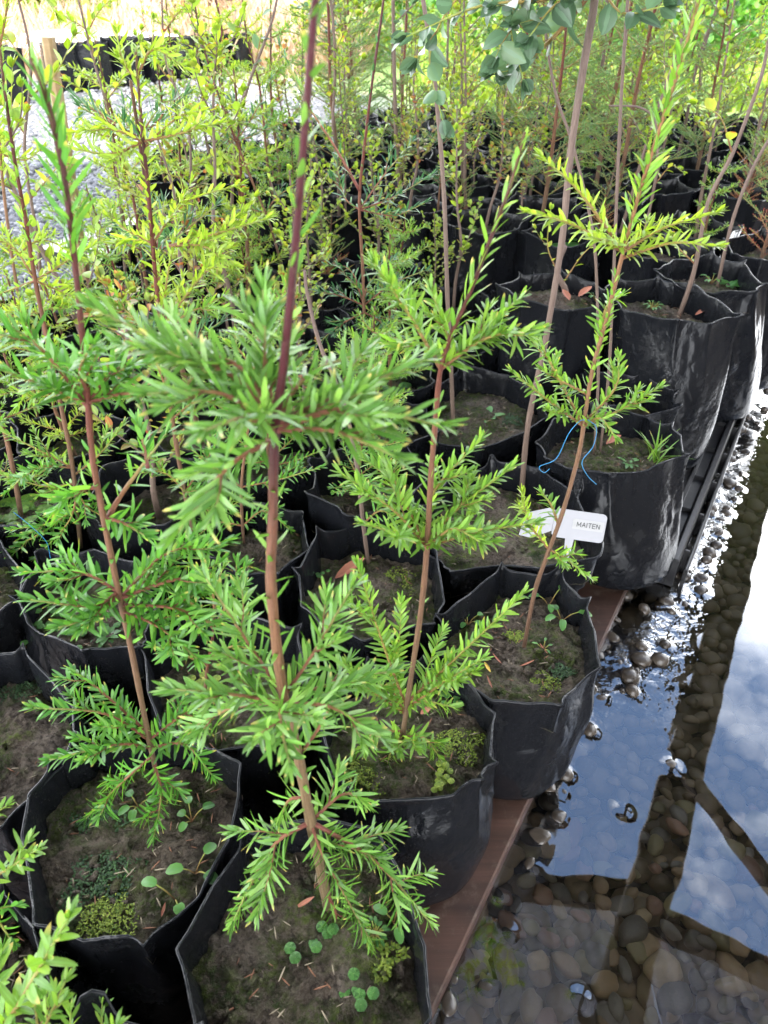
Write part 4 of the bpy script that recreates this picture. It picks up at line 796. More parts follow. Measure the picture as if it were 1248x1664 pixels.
def kind_tall(seed, h, lm):
    r = np.random.default_rng(seed); root = empty('young_tree', (0, 0, 0)); P = pstem(root, r, h, .0062, .003, BK_GREY, .1); sp = SP(L=.034, W=.018, gap=.02, prof='oval', flat=1, ang=55)
    for k in range(9):
        f = r.uniform(.45, 1); p, T = psp(r, P, f); a = k*2.4; l = r.uniform(.1, .22); d = np.array([math.cos(a)*.7, math.sin(a)*.7, .6])
        branch(root, r, [p, p+d*l*.5, p+d*l], .0018, .0008, sp, lm, BK_GREY, 1)
    return root
def kind_heath(seed, h):
    r = np.random.default_rng(seed); root = empty('heath_shrub', (0, 0, 0)); P = pstem(root, r, h, .005, .002, BK_RED, .08); sp = SP(L=.009, W=.002, gap=.003, prof='needle', flat=1, ang=50)
    for k in range(26):
        f = .1+.85*k/26; p, T = psp(r, P, f); a = k*2.4; l = r.uniform(.05, .1); d = np.array([math.cos(a), math.sin(a), .7])
        branch(root, r, [p, p+d*l*.6, p+d*l], .0012, .0006, sp, G_RUST if f < .38 else G_CYP, BK_TWIG, 4)
    return root
def kind_slim(seed, h):
    r = np.random.default_rng(seed); root = empty('needle_sapling', (0, 0, 0)); P = pstem(root, r, h, .0045, .002, BK_RED, .1); sp = SP(L=.034, W=.0028, gap=.005, prof='lite', flat=1, ang=48)
    for f in (.35, .62, .9):
        for k in range(5):
            p, T = psp(r, P, f); a = k*1.26+f*5; l = r.uniform(.05, .09); d = np.array([math.cos(a), math.sin(a), .6])
            branch(root, r, [p, p+d*l*.5, p+d*l], .0015, .0008, sp, G_DARK, BK_TWIGD, 1)
    return root
KINDS_ = {
 'lime': ([lambda: kind_conifer(61, .52, G_LIME, G_FRESH), lambda: kind_conifer(62, .44, G_LIME)], 'whorled yellow-green sapling', 'sapling'),
 'green': ([lambda: kind_conifer(63, .42, G_FRESH, G_MID), lambda: kind_conifer(64, .36, G_FRESH)], 'whorled fresh green sapling', 'sapling'),
 'shrub': ([lambda: kind_shrub(65, .5, G_SHRUB), lambda: kind_shrub(66, .6, G_SHRUB), lambda: kind_shrub(67, .42, G_SHRUB, 4, .018, .011)], 'shrub with small yellow-green leaves', 'shrub'),
 'red': ([lambda: kind_shrub(68, .34, G_RED, 3, .02, .011), lambda: kind_shrub(69, .42, G_RED, 2)], 'young shrub with reddish leaves', 'shrub'),
 'cypress': ([lambda: kind_cypress(70, .75), lambda: kind_cypress(71, .62)], 'feathery green cypress sapling', 'cypress'),
 'tall': ([lambda: kind_tall(72, .9, G_OVAL), lambda: kind_tall(73, .8, G_SHRUB)], 'thin young tree with oval leaves', 'young tree'),
 'heath': ([lambda: kind_heath(74, .26)], 'low bushy heath with rusty base', 'shrub'),
 'slim': ([lambda: kind_slim(75, .5)], 'dark long-needled sapling', 'sapling')}
MADE = {}
def plant(kind, x, y, z, r, where, sc=1.):
    fs, lab, cat = KINDS_[kind]; k = int(r.integers(len(fs)))
    if (kind, k) not in MADE: MADE[kind, k] = o = fs[k](); 
    else: o = copy_tree(MADE[kind, k])
    o.location = (x, y, z); o.rotation_euler = (r.normal(0, .04), r.normal(0, .04), r.uniform(0, 6.28)); s = sc*r.uniform(.85, 1.15); o.scale = (s, s, s)
    tag(o, (f'{lab}, {where}' if not where.startswith('low growth, ') else f'lower {lab}, {where[12:]}'), cat, 'plants in the bags further back'); return o
r = np.random.default_rng(77)
for (x, y, z, i, a) in FIELD:
    px, py, dep = proj(np.array([x, y, .3])); where = f'{PLACE[i][0]} row, {PLACE[i][1]} bag from the water'
    if dep < .75 and px > -40 and py > 900: kind = None if r.random() < .6 else 'green'; sc = .6
    elif px < 470: kind = r.choice(['lime', 'green', 'shrub', 'slim', 'red'], p=[.6, .22, .08, .06, .04]); sc = 1.15
    elif px < 720: kind = r.choice(['shrub', 'red', 'slim', 'tall', 'green', 'cypress'], p=[.34, .16, .12, .14, .12, .12]); sc = .95
    else: kind = r.choice(['cypress', 'shrub', 'tall', 'heath', 'red', 'slim'], p=[.36, .28, .12, .08, .1, .06]); sc = 1
    if 480 < py < 900 and px > 600: kind = 'green' if px < 640 else None
    if kind and py > 430 and px > 760: kind = None
    if kind in ('lime', 'green') and py > 500: sc = .8
    if kind is None: continue
    cx, cy = x, y
    if kind == 'cypress': sc = 1.2
    if dep > 1.5 and r.random() < .75: plant(str(r.choice(['heath', 'red', 'shrub', 'green', 'slim'], p=[.2, .2, .3, .15, .15] if px > 470 else [.0, .08, .12, .7, .1])), cx+r.normal(0, .03), cy+r.normal(0, .03), z, r, 'low growth, '+where, r.uniform(.5, .75))
    plant(kind, cx+r.normal(0, .01), cy+r.normal(0, .01), z, r, where, sc)
pt = BAGS['B17']['_c']; plant('heath', pt[0]-.02, pt[1], BAGS['B17']['_soil'], r, 'in the tall bag at the right edge', 1.1)
#@@DETAILS
# ------------------------------------------------------------------ open roof frame over the pool (seen mirrored in the water)
HR = 2.6
def beam(name, p, q, w, h, m, label, group='timbers of the roof frame', cat='beam'):
    p, q = np.array(p[:3], float), np.array(q[:3], float); T = norm(q-p); sd = norm(np.cross(T, [0, 0, 1.] if abs(T[2]) < .9 else [1., 0, 0])); u = np.cross(sd, T); c = .006; v = []
    for e in (p, q):
        for a, b in ((-w/2, -h/2+c), (-w/2+c, -h/2), (w/2-c, -h/2), (w/2, -h/2+c), (w/2, h/2-c), (w/2-c, h/2), (-w/2+c, h/2), (-w/2, h/2-c)): v.append(e+sd*a+u*b)
    f = [(i, (i+1) % 8, 8+(i+1) % 8, 8+i) for i in range(8)]; mb = MB(); v.append(p); v.append(q)
    t = [((i+1) % 8, i, 16) for i in range(8)]+[(8+i, 8+(i+1) % 8, 17) for i in range(8)]
    mb.add(v, t, f); o = mb.build(name, m, smooth=False, loc=p); return tag(o, label, cat, group)
TIMBER = simple('dark_timber', (.075, .055, .04), .7, 25, .5, .4, .003)
def line(p, q, a, b): d = q-p; return p+d*a, p+d*b
rp, rq = mirrored(1205, 900, HR), mirrored(997, 1664, HR); A_, B_ = line(rq, rp, -1.4, 2.2)
beam('roof_beam', A_, B_, .2, .1, TIMBER, 'long dark roof beam mirrored across the pool')
ep, eq = mirrored(900, 1425, HR), mirrored(1040, 1436, HR); C_ = mirrored(1248, 1535, HR)
off = np.array([0, 0, .12])
beam('roof_beam', ep+(ep-eq)*6+off, eq+off, .12, .1, TIMBER, 'dark cross beam at the roof edge, left of the long beam')
beam('roof_beam', eq+(C_-eq)*.02+off*1.9, eq+(C_-eq)*6+off*1.9, .12, .1, TIMBER, 'dark cross beam at the roof edge, right of the long beam')
g1, g2 = mirrored(1100, 1275, HR), mirrored(1235, 1452, HR)
beam('roof_brace', g1-off, g2+(g2-g1)*4-off, .085, .06, TIMBER, 'slanting dark brace crossing the mirrored sky')
def panel_mat():
    m, N = mat('roof_sheet'); n = noise_(N, 3, 4); c = mixc(N, n, (.58, .58, .62), (.42, .42, .46))
    d = N('ShaderNodeBsdfPrincipled', {'Base Color': c, 'Roughness': .5}); t = N('ShaderNodeBsdfTranslucent', {'Color': c})
    x = N('ShaderNodeMixShader', {0: .5, 1: d.outputs[0], 2: t.outputs[0]}); N('ShaderNodeOutputMaterial', {0: x.outputs[0]}); return m
def roof_sheet(x0, x1, yedge0, yedge1, back, label):
    n = 140; xs = np.linspace(x0, x1, n); ye = np.interp(xs, [x0, x1], [yedge0, yedge1]); v = []; z = HR+.33+.018*np.sin(xs*6.283/.076)
    for k, f in enumerate((0, .33, .66, 1)):
        for s_ in (0, .003): v.append(np.stack([xs, ye*(1-f)+back*f, z+s_+f*.35], -1))
    V = np.stack(v, 1).reshape(-1, 3); q = []; K = 8
    for i in range(n-1):
        for k in range(3):
            a = i*K+k*2; b = (i+1)*K+k*2; q += [(a, b, b+2, a+2), (a+1, a+3, b+3, b+1)]
        q += [(i*K, i*K+1, (i+1)*K+1, (i+1)*K), (i*K+6, (i+1)*K+6, (i+1)*K+7, i*K+7)]
    mb = MB(); mb.add(V, q=q); return tag(mb.build('roof_sheet', PANEL, loc=(x0, yedge0, HR+.33)), label, 'roof sheet', 'translucent roof sheets')
PANEL = panel_mat()
H2 = HR+.33; e1, e2 = mirrored(904, 1435, H2), mirrored(1024, 1462, H2); e3, e4 = mirrored(1056, 1470, H2), mirrored(1248, 1555, H2); ly = lambda a, b, x: a[1]+(b[1]-a[1])*(x-a[0])/(b[0]-a[0])
roof_sheet(-3.2, e2[0], ly(e1, e2, -1.)*.5+e1[1]*.5, e2[1], -4, 'milky corrugated roof sheet left of the long beam')
roof_sheet(e2[0]+.004, 4.6, ly(e3, e4, e2[0]), ly(e3, e4, 4.6), -4, 'milky corrugated roof sheet right of the long beam')
for (x, y, lb) in ((-3.2, 1.75, 'at the far left'), (4.2, .9, 'beyond the pool')):
    beam('roof_post', (x, y, 0), (x, y, HR-.1), .1, .1, TIMBER, f'dark timber roof post {lb}', 'posts of the roof', 'post')

# added screen, out of view across the pool, darkening what the bags reflect
b_ = 3.0; p0 = EDGE+U*-3-V_*b_; p1 = EDGE+U*9-V_*b_
beam('added_dark_screen', (*p0, .85), (*p1, .85), .05, 1.7, TIMBER, 'dark timber screen along the far bank of the pool', None, 'fence')
# ------------------------------------------------------------------ name tag, threads, stake, stick
WHITE = simple('white_plastic', (.3, .3, .32), .4, 30, .06, .05, .001)
STICKER = simple('label_paper', (.35, .35, .35), .6, 60, .03, .05, .001); INK = simple('black_ink', (.02, .02, .02), .5, 60, .0)
def rounded(w, h, r, n=5):
    P = []
    for cx, cy, a0 in ((w/2-r, h/2-r, 0), (-w/2+r, h/2-r, 90), (-w/2+r, -h/2+r, 180), (w/2-r, -h/2+r, 270)):
        for k in range(n+1): a = math.radians(a0+90*k/n); P.append((cx+r*math.cos(a), cy+r*math.sin(a)))
    return P
def slab(mb, P, z0, z1):
    n = len(P); v = [(x, y, z0) for x, y in P]+[(x, y, z1) for x, y in P]+[(sum(p[0] for p in P)/n, sum(p[1] for p in P)/n, z) for z in (z0, z1)]
    mb.add(v, [(i, 2*n, (i+1) % n) for i in range(n)]+[(n+i, n+(i+1) % n, 2*n+1) for i in range(n)][::1], [(i, (i+1) % n, n+(i+1) % n, n+i) for i in range(n)])
tp = upright(932, 853, .80); troot = empty('name_tag', (0, 0, 0), 'white plastic plant tag reading MAITEN stuck in a bag', 'plant tag')
mb = MB(); slab(mb, [(x+.008, y) for x, y in rounded(.072, .040, .006)], -.0006, .0006); mb.build('tag_plate', WHITE, troot, smooth=False)
mb = MB(); slab(mb, [(-.0285, .017), (-.036, .019), (-.066, .008), (-.072, -.024), (-.055, -.026), (-.0285, -.012)], -.0006, .0006); mb.build('tag_stub', WHITE, troot, smooth=False)
mb = MB(); slab(mb, [(.004, -.0195), (-.008, -.0195), (-.006, -.045), (-.002, -.062), (.002, -.045)], -.0006, .0006); mb.build('tag_spike', WHITE, troot, smooth=False)
mb = MB(); slab(mb, [(x+.020, y+.002) for x, y in rounded(.043, .014, .001, 2)], .0007, .001); st_ = mb.build('sticker', STICKER, troot, smooth=False)
STROKES = {'M': [(0, 0, 0, 1), (0, 1, .4, .25), (.4, .25, .8, 1), (.8, 1, .8, 0)], 'A': [(0, 0, .38, 1), (.38, 1, .76, 0), (.15, .36, .61, .36)], 'I': [(.05, 0, .05, 1)], 'T': [(0, 1, .7, 1), (.35, 1, .35, 0)],
  'E': [(0, 0, 0, 1), (0, 1, .6, 1), (0, .52, .54, .52), (0, 0, .6, 0)], 'N': [(0, 0, 0, 1), (0, 1, .68, 0), (.68, 0, .68, 1)]}
mb = MB(); cx = 0; hh = .0062; lw = .00085; n_ = 0
for ch, adv in (('M', 1.1), ('A', 1.0), ('I', .38), ('T', .95), ('E', .88), ('N', .7)):
    for (x0, y0, x1, y1) in STROKES[ch]:
        p = np.array([cx+x0, y0])*hh; q = np.array([cx+x1, y1])*hh; t_ = (q-p)/np.linalg.norm(q-p); n2 = np.array([-t_[1], t_[0]])*lw/2; p = p-t_*lw*.3; q = q+t_*lw*.3; z = .0013+n_*.00002; n_ += 1
        mb.add([(*(p-n2), z), (*(q-n2), z), (*(q+n2), z), (*(p+n2), z)], q=[(0, 1, 2, 3)])
    cx += adv
mb.v = [v-[cx*hh/2-.020, hh/2-.002, 0] for v in mb.v]
mb.build('lettering', INK, st_, smooth=False)
troot.location = tp; troot.rotation_euler = (math.radians(62), math.radians(7), math.radians(-4))
THREAD = simple('blue_thread', (.02, .2, .4), .4, 50, .1)
def thread(px, y, label, dys=None):
    P = smooth_path([upright(a, b, y+(dys[i] if dys else 0)) for i, (a, b) in enumerate(px)], 8); mb = MB(); tube(mb, P, .0004, 6)
    tag(mb.build('thread', THREAD, loc=P[0]), label, 'thread')
thread([(950, 682), (941, 685), (924, 705), (904, 745), (877, 758), (884, 768), (893, 762)], .655, 'bright blue thread looping left from the lime-tipped sapling')
thread([(955, 682), (969, 695), (964, 725), (946, 750), (954, 772), (969, 787)], .655, 'bright blue thread hanging right of the lime-tipped sapling')
thread([(22, 832), (50, 855), (75, 880), (82, 907)], .80, 'blue thread among the leaves at the far left')
STAKE = wood_mat('stake_wood', (.3, .2, .09), (.38, .26, .13), .6)
b0 = at(141, 470, .2); q0 = upright(78, 60, b0[1])
beam('wooden_stake', b0-(q0-b0)*.45, q0, .034, .025, STAKE, 'pale wooden stake leaning among the saplings at the left', None, 'stake')
STICK = bark_mat('stick_bark', [(0, (.2, .11, .05)), (1, (.28, .16, .07))]); mb = MB(); P = smooth_path([at(718, 1635, -.028), at(755, 1618, -.026), at(788, 1600, -.026)], 6); tube(mb, P, [.004]*len(P), 8, rng=rng, rough=.08)
tag(mb.build('stick', STICK, loc=P[0]), 'brown stick lying under the water beside the plank', 'stick')

# ------------------------------------------------------------------ weeds, moss, litter on the soil
def weed(label, px, py, z, kind, n, Lf, Wf, seed, lm=G_WEED, cat='weed', name='weed', spread=.01):
    r = np.random.default_rng(seed); c = at(px, py, z); root = empty(name, c, label, cat, 'weeds in the bags'); mb = MB(); st = MB()
    if kind == 'rosette':
        a = np.arange(n)*2.4+r.normal(0, .15, n); el = r.uniform(.15, .6, n); D = np.stack([np.cos(a)*np.cos(el), np.sin(a)*np.cos(el), np.sin(el)], -1)
        leaves(mb, np.tile(c, (n, 1))+D*.001, D, np.tile([0, 0, 1.], (n, 1)), Lf*r.uniform(.6, 1.1, n), Wf*r.uniform(.8, 1.1, n), -.25, 'round', .12)
    elif kind == 'sprout':
        for k in range(n):
            a = k*2.4+seed; l = Lf*r.uniform(.8, 1.7); d = np.array([math.cos(a)*.7, math.sin(a)*.7, .7]); Q = smooth_path([c, c+d*l*.5+[0, 0, .2*l], c+d*l+[0, 0, .15*l]], 5); tube(st, Q, .0007, 5)
            leaves(mb, Q[-1:], np.array([[d[0], d[1], .1]]), np.array([[0, 0, 1.]]), Lf*r.uniform(.7, 1.1), Wf*.78, -.3, 'round', .22)
    elif kind == 'clover':
        for k in range(n):
            p = c+np.array([r.normal(0, spread), r.normal(0, spread), r.uniform(.004, .012)]); tube(st, np.array([p-[0, 0, .012], p]), .0004, 4); m_ = 6; a = np.arange(m_)*1.047
            D = np.stack([np.cos(a), np.sin(a), np.full(m_, -.05)], -1); leaves(mb, np.tile(p, (m_, 1)), D, np.tile([0, 0, 1.], (m_, 1)), Lf, Lf*1.15, -.15, 'round', .05)
    elif kind == 'grass':
        a = r.uniform(0, 6.28, n); el = r.uniform(.7, 1.45, n); D = np.stack([np.cos(a)*np.cos(el), np.sin(a)*np.cos(el), np.sin(el)], -1); B = np.tile(c, (n, 1))+r.normal(0, spread, (n, 3))*[1, 1, 0]
        leaves(mb, B, D, np.cross(np.cross(D, [0, 0, 1.]), D), Lf*r.uniform(.5, 1.1, n), Wf, r.normal(-.3, .15, n), 'blade', .2)
    elif kind == 'patch':
        a = r.uniform(0, 6.28, n); R_ = np.sqrt(r.uniform(0, 1, n))*spread*(1+.25*np.sin(a*3+seed)+.15*np.sin(a*5)); B = c+np.stack([np.cos(a)*R_*1.15, np.sin(a)*R_, .001+.003*(1-(R_/spread)**2)+r.uniform(-.002, .002, n)], -1)
        b = r.uniform(0, 6.28, n); D = np.stack([np.cos(b), np.sin(b), r.uniform(.3, 1.2, n)], -1); leaves(mb, B-D*.002, D, np.tile([0, 0, 1.], (n, 1))+D*-.3, Lf*r.uniform(.6, 1.3, n), Wf, -.2, 'lite', .1)
    mb.build('leaf', lm, root)
    if st.n: st.build('stalk', BK_TWIG, root)
    return root
G_MOSS = leaf_mat('moss_dark', [(.02, .055, .02), (.035, .085, .025), (.05, .11, .03)], None, 1, .15, .6, 0); G_MOSSL = leaf_mat('moss_light', [(.1, .17, .02), (.2, .27, .03), (.28, .34, .05)], None, 1, .25, .6, 0)
sB = lambda k: BAGS[k]['_soil']
for a in (('dark green moss patch in the lower left bag, upper of two', 162, 1342, sB('B2'), 'patch', 1100, .0034, .0018, 1, G_MOSS, 'moss', 'moss_patch', .028),
          ('dark green moss patch in the lower left bag, lower of two', 168, 1418, sB('B2'), 'patch', 1300, .0034, .0018, 2, G_MOSS, 'moss', 'moss_patch', .033),
          ('yellow-green moss below the dark moss in the lower left bag', 178, 1488, sB('B2'), 'patch', 900, .003, .0014, 3, G_MOSSL, 'moss', 'moss_patch', .024),
          ('bright green moss cushion at the left side of the centre bag', 590, 1252, sB('B7'), 'patch', 900, .0035, .0014, 4, G_MOSSL, 'moss', 'moss_patch', .026),
          ('bright moss behind the sapling base in the centre bag', 655, 1215, sB('B7'), 'patch', 700, .0035, .0014, 5, G_MOSSL, 'moss', 'moss_patch', .022),
          ('olive moss at the right of the centre bag', 745, 1210, sB('B7'), 'patch', 900, .0028, .0012, 6, G_MOSSL, 'moss', 'moss_patch', .024),
          ('lime moss by the sapling base in the bag with reddish litter', 838, 1035, sB('B8'), 'patch', 450, .003, .0013, 7, G_MOSSL, 'moss', 'moss_patch', .014),
          ('dark green moss at the right of the bag with reddish litter', 912, 1092, sB('B8'), 'patch', 420, .003, .0016, 8, G_MOSS, 'moss', 'moss_patch', .014),
          ('olive moss in the front of the bag with reddish litter', 885, 1110, sB('B8'), 'patch', 500, .0026, .0011, 9, G_MOSSL, 'moss', 'moss_patch', .017),
          ('dark moss right of the rosette behind the tall bare stem', 828, 683, sB('B13'), 'patch', 500, .004, .002, 10, G_MOSS, 'moss', 'moss_patch', .022),
          ('moss around the curled brown leaf', 640, 945, sB('B9'), 'patch', 700, .003, .0013, 11, G_MOSSL, 'moss', 'moss_patch', .03),
          ('moss in the bag cut by the left edge', 30, 1130, sB('B3'), 'patch', 600, .003, .0013, 12, G_MOSS, 'moss', 'moss_patch', .022),
          ('low mossy weeds right of the clover in the nearest bag', 610, 1560, sB('B1'), 'patch', 500, .005, .002, 13, G_MOSSL, 'moss', 'moss_patch', .02),
          ('green rosette weed in the bag behind the tall bare stem', 790, 680, sB('B13'), 'rosette', 9, .034, .013, 21),
          ('tuft of bright green grass in the bag with the blue thread', 1058, 748, sB('B12'), 'grass', 16, .075, .004, 22, G_FRESH, 'grass tuft', 'grass_tuft', .008),
          ('low weed left of the grass tuft at the rim', 1020, 752, sB('B12'), 'rosette', 8, .022, .006, 23),
          ('leafy weed at the right of the grass tuft', 1080, 728, sB('B12'), 'sprout', 6, .009, .01, 24),
          ('leafy weed at the left inside the bag with the blue thread', 935, 700, sB('B12'), 'sprout', 9, .012, .009, 25),
          ('long-stalked round-leaved seedling lower right of the dark moss', 318, 1420, sB('B2'), 'sprout', 3, .017, .014, 26),
          ('round-leaved seedling at the right back of the mossy bag', 312, 1335, sB('B2'), 'sprout', 4, .012, .011, 27),
          ('round leaf seedling near the front rim of the mossy bag', 285, 1462, sB('B2'), 'sprout', 2, .015, .013, 28),
          ('small seedling below the left sapling base', 225, 1312, sB('B2'), 'sprout', 4, .014, .011, 29),
          ('tiny grass shoots on the dark moss', 200, 1420, sB('B2'), 'grass', 7, .018, .0013, 30, G_WEED, 'weed', 'weed', .004),
          ('round clover-like weed at the bottom of the nearest bag', 592, 1628, sB('B1'), 'clover', 7, .0055, .01, 31), ('round clover-like weed left of the tall stem base', 500, 1530, sB('B1'), 'clover', 7, .0055, .01, 32, G_WEED, 'weed', 'weed', .014),
          ('feathery light green weed right in the nearest bag', 610, 1520, sB('B1'), 'sprout', 14, .008, .004, 33), ('small weed at the right edge of the nearest bag', 640, 1500, sB('B1'), 'sprout', 3, .014, .011, 34),
          ('upright seedling behind the sapling in the litter bag', 912, 1010, sB('B8'), 'sprout', 4, .017, .012, 35), ('hanging leaf seedling at the right of the litter bag', 892, 985, sB('B8'), 'sprout', 3, .016, .011, 36),
          ('bluish seedling at the left inside the litter bag', 760, 1015, sB('B8'), 'sprout', 5, .011, .01, 37), ('small pale weed on the soil of the litter bag', 882, 1058, sB('B8'), 'sprout', 4, .008, .004, 38),
          ('curly bright weed in front of the centre bag', 720, 1272, sB('B7'), 'clover', 16, .004, .01, 39, G_MOSSL, 'weed', 'weed', .008), ('small weed behind the centre bag sapling', 735, 1140, sB('B7'), 'clover', 8, .004, .01, 40, G_WEED, 'weed', 'weed', .01),
          ('pale blue-green seedling left of the curled leaf', 518, 935, sB('B9'), 'clover', 7, .0035, .01, 41, G_WEED, 'weed', 'weed', .007),
          ('mat of grey-green weeds in the bag behind the mossy bag', 120, 1010, sB('B4'), 'clover', 50, .0055, .01, 42, G_WEED, 'weed', 'weed', .03), ('second mat of weeds nearer the rim of the weedy bag', 175, 1035, sB('B4'), 'rosette', 16, .024, .008, 43),
          ('pale yellow-green weeds in the shaded middle bag', 335, 1120, sB('B6'), 'clover', 14, .006, .01, 44, G_MOSSL, 'weed', 'weed', .011),
          ('leafy weed clump left inside the tall smooth bag', 1035, 480, sB('B15'), 'sprout', 16, .012, .008, 45), ('trailing weed on the soil of the tall smooth bag', 1060, 505, sB('B15'), 'sprout', 12, .011, .007, 46), ('broad-leaved weed in the crumpled tall bag', 1185, 465, sB('B16'), 'rosette', 10, .032, .013, 47), ('small weed rosette nearby in the crumpled tall bag', 1155, 462, sB('B16'), 'sprout', 8, .014, .009, 48),
          ('weeds at the right of the bag with dry leaves', 968, 490, sB('B14'), 'sprout', 12, .012, .008, 49), ('weed on the shaded soil at the left edge', 40, 1195, sB('B3'), 'clover', 5, .004, .01, 50, G_WEED, 'weed', 'weed', .006)):
    weed(*a)
rw = np.random.default_rng(9); nw = 0
for (x, y, z, i, a) in FIELD:                              # weeds on the soil further back
    px, py, dep = proj(np.array([x, y, .3]))
    if rw.random() < .5 and -20 < px < 1260 and dep < 3.4:
        w = weed('x', 0, 1700, .2, rw.choice(['clover', 'sprout', 'rosette']), int(rw.integers(8, 22)), .008 if rw.random() < .6 else .014, .008, 700+nw, G_WEED if rw.random() < .7 else G_FRESH, 'weed', 'weed', .03)
        w.location = (x+rw.normal(0, .025), y+rw.normal(0, .025), z+.002); w['label'] = f'green weeds on the soil of the bag in the {PLACE[i][0]} row, {PLACE[i][1]} from the water'; w['group'] = 'weeds in the bags further back'; nw += 1
DRY = leaf_mat('dry_leaf', [(.3, .1, .06), (.22, .07, .04), (.4, .2, .1)], None, 1, .1, .6, .5); DRYY = leaf_mat('yellow_leaf', [(.6, .4, .05), (.5, .3, .04)], None, 1, .2, .5)
def litter(label, px, py, z, Lf, Wf, m, rot, lift=.004, curl=.35):
    c = at(px, py, z+lift); mb = MB(); D = np.array([[math.cos(rot), math.sin(rot), .12]]); leaves(mb, c[None], D, np.array([[.1, .1, 1.]]), Lf, Wf, curl, 'oval', .3)
    tag(mb.build('dead_leaf', m, loc=c), label, 'dead leaf', 'dead leaves on the soil')
for a in (('dark red curled dead leaf on the soil left of the grey stem', 545, 940, sB('B9'), .05, .022, DRY, .4), ('pinkish brown dead leaf lying in the bag with the blue thread', 985, 722, sB('B12'), .03, .018, DRY, .3), ('small brown dead leaf in the centre bag', 683, 1160, sB('B7'), .014, .01, DRY, .2),
          ('yellow dead leaf at the front of the litter bag', 797, 1092, sB('B8'), .014, .005, DRYY, 2.2), ('red needle left in the litter bag', 815, 1078, sB('B8'), .017, .003, DRY, 2.4), ('red needle pair at the centre of the litter bag', 845, 1082, sB('B8'), .02, .003, DRY, .1), ('red needle near the front rim of the litter bag', 800, 1118, sB('B8'), .016, .003, DRY, 2.0),
          ('dark red needle right of the stem in the litter bag', 890, 1062, sB('B8'), .016, .003, DRY, 2.3), ('short red needle beside the stem in the litter bag', 860, 1030, sB('B8'), .01, .003, DRY, .2), ('red-brown dead leaf beside the forked stem', 940, 482, sB('B14')+.008, .035, .02, DRY, .5), ('second red-brown dead leaf beside the forked stem', 925, 488, sB('B14')+.006, .03, .018, DRY, 2.0),
          ('small tan dead leaf in the tall smooth bag', 1130, 512, sB('B15')+.004, .026, .014, DRY, .2), ('pale dry needle on the soil of the nearest bag', 480, 1475, sB('B1'), .02, .005, DRY, .3), ('brown twig-like needle in the mossy bag', 262, 1490, sB('B2'), .012, .003, DRY, 1.4)):
    litter(*a)

# ------------------------------------------------------------------ beyond the bags
def far_bag(px, py, k):
    r = np.random.default_rng(900+k); p = at(px, py, 0.)
    o = grow_bag(rim_outline(r, .17, .34), 0., ['black bag far across the gravel, leftmost of the row', 'black bag far across the gravel, second from the left', 'black bag far across the gravel, third from the left', 'crumpled black bag far across the gravel, fourth from left', 'black bag far across the gravel, fifth from left', 'black bag far across the gravel, sixth from left', 'black bag far across the gravel, seventh from left', 'black bag far across the gravel, rightmost of the row'][k], 'black bags far across the gravel', 950+k, .15, .04, cb=np.zeros(2), n=72)
    o.location = (p[0], p[1], .015); o.rotation_euler = (0, 0, r.uniform(0, 6)); s_ = r.uniform(.9, 1.1); o.scale = (s_, s_, s_); return p
FARP = [far_bag(x, y, k) for k, (x, y) in enumerate(((15, 172), (112, 150), (160, 146), (208, 140), (255, 134), (302, 128), (345, 122), (390, 116)))]
r = np.random.default_rng(55)
for k, p in enumerate(FARP):
    o = plant(['red', 'shrub', 'lime', 'shrub'][k % 4], p[0], p[1], .3, r, f'in the far bags, {ORD[k]} from the left', 1.3); o['group'] = 'plants in the far bags'
def tufts(name, n, area, Lr, Wd, m, label, seed, up=.9):
    r = np.random.default_rng(seed); x = r.uniform(area[0], area[1], n); y = area[2]+(area[3]-area[2])*r.uniform(0, 1, n)**1.4; B = np.stack([x, y, np.zeros(n)], -1)
    cl = (np.sin(x*2.3+y)+np.sin(x*5.1-y*3)+r.normal(0, .6, n)) > -.4; B = B[cl]; n = len(B); a = r.uniform(0, 6.28, n); D = np.stack([np.cos(a)*.35, np.sin(a)*.35, np.full(n, up)], -1)
    mb = MB(); leaves(mb, B, D, np.stack([np.cos(a), np.sin(a), np.zeros(n)], -1)*-1+[0, 0, .1], r.uniform(*Lr, n), Wd, -.3, 'blade', .1); tag(mb.build(name, m, loc=(0, 0, 0)), label, 'grass', None, 'stuff')
tufts('dry_grass', 9000, (-9, -.2, 8.3, 15), (.25, .8), .022, G_STRAW, 'dry straw-coloured grass beyond the gravel at upper left', 1)
tufts('tall_grass', 15000, (.3, 9, 6.2, 14), (.12, .45), .02, G_SHRUB, 'bright green grass and weeds beyond the bags', 2)
LAWNG = G_FRESH
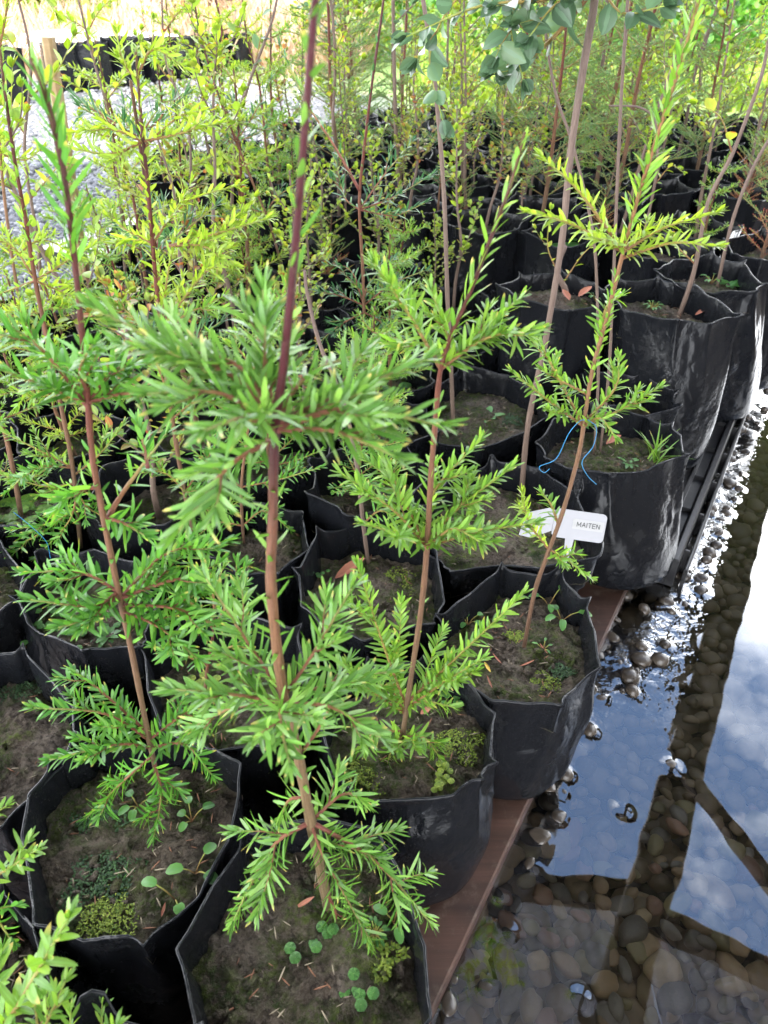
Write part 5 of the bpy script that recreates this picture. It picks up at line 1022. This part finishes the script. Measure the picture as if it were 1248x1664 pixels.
def bush(px, y, h, w, lm, label, seed, trunk=True):
    r = np.random.default_rng(seed); d = ray(px, 0); x = d[0]/d[1]*y; c = np.array([x, y, 0]); root = empty('tree' if h > 2 else 'bush', c, label, 'tree' if h > 2 else 'bush', 'trees and bushes in the background')
    tr = MB(); tips = []
    tube(tr, smooth_path([c, c+[.03*h, 0, h*.4], c+[0, .02, h*.8]], 6), np.linspace(.03*h, .008*h, 13), 8, rng=r, rough=.05)
    for k in range(18):
        a = k*2.4; z = h*(.08+.85*k/18); l = w*r.uniform(.5, 1)*(1.15-.6*z/h); e = c+np.array([math.cos(a)*l, math.sin(a)*l, z+.25*l]); s0 = c+np.array([0, 0, z*.8]); Q = smooth_path([s0, (s0+e)/2+[0, 0, .05], e], 5); tube(tr, Q, np.linspace(.01*h, .003*h, len(Q)), 5); tips.append(Q)
    tr.build('trunk', BK_GREY, root); lf = MB(); B = []
    for Q in tips:
        for p in Q[3:]:
            n = 60; B.append(p+r.normal(0, .11*w+.05, (n, 3)))
    B = np.concatenate(B); B[:, 2] = np.abs(B[:, 2]); n = len(B); D = r.normal(0, 1, (n, 3)); leaves(lf, B, D, r.normal(0, 1, (n, 3))+[0, 0, .8], r.uniform(.04, .09, n)*(1+w*.3), .035*(1+w*.3), -.1, 'lite', .1); lf.build('crown', lm, root)
for k, a in enumerate(((560, 9.5, 1.3, .6, G_SHRUB, 'yellow-green bush beyond the gravel, left of centre'), (700, 12, 2.2, 1.1, G_MID, 'broad green tree behind the middle of the bags'), (830, 8.6, 1.1, .6, G_FRESH, 'low green bush beyond the bags, right of the thick tan stem'), (980, 11, 2.3, 1.2, G_SHRUB, 'pale green tree beyond the cypress saplings'),
                        (1130, 8, 1.5, .7, G_MID, 'dark green bush beyond the cypress saplings at right'), (1240, 10, 2.4, 1.1, G_FRESH, 'green tree at the upper right corner'), (330, 13, 1.6, .8, G_STRAW, 'dry pale bush beyond the straw grass'), (60, 12, 1.8, .9, G_SHRUB, 'yellowish bush at the upper left corner'))):
    bush(*a, seed=800+k)
# loose gravel
def gravel():
    r = np.random.default_rng(31); lite = [rock_proto(r, 1) for _ in range(6)]; mb = MB(); n = 0
    for _ in range(60000):
        px = r.uniform(-40, 520); py = r.uniform(120, 620); p = at(px, py, .01)
        if r.random() > min(1, 1.6*p[1]/6) or p[1] > 8: continue
        b = (p[:2]-EDGE)@V_
        if np.linalg.norm(spots-p[:2], axis=1).min() < .12 or pool_dist(p[0], p[1]) > -1.45: continue
        Vv, T = lite[int(r.integers(6))]; s_ = r.uniform(.008, .018)*(1 if p[1] < 4 else 1.4); mb.add(Vv@np.array(Matrix.Rotation(r.uniform(0, 6), 3, 'Z')).T*s_+[p[0], p[1], .012+s_*.2], t=T, m=int(r.integers(3))); n += 1
        if n > 14000: break
    GM = [stone_mat('gravel_a', (.17, .17, .185), .8), stone_mat('gravel_b', (.09, .094, .105), .8), stone_mat('gravel_c', (.27, .27, .275), .8)]
    tag(mb.build('gravel', GM), 'crushed grey gravel of the yard at upper left', 'gravel', None, 'stuff')
gravel()
TARP = simple('white_sheet', (.8, .82, .83), .5, 6, .2, .6, .03); TURQ = simple('turquoise_sheet', (.1, .5, .45), .5, 6, .2)
def bundle(px, py, w, h, m, label, seed):
    p = at(px, py, 0); V, T = rock_proto(np.random.default_rng(seed), 4); V = V*[w, .4*w, h]; mb = MB(); V[:, 2] = np.maximum(V[:, 2]+h*.45, 0); mb.add(V+p, t=T); tag(mb.build('sheet_bundle', m, loc=p), label, 'plastic sheet')
bundle(185, 118, .75, .35, TARP, 'heap of white plastic sheeting behind the far bags', 1); bundle(160, 122, .2, .12, TURQ, 'turquoise plastic beside the white sheeting', 2)
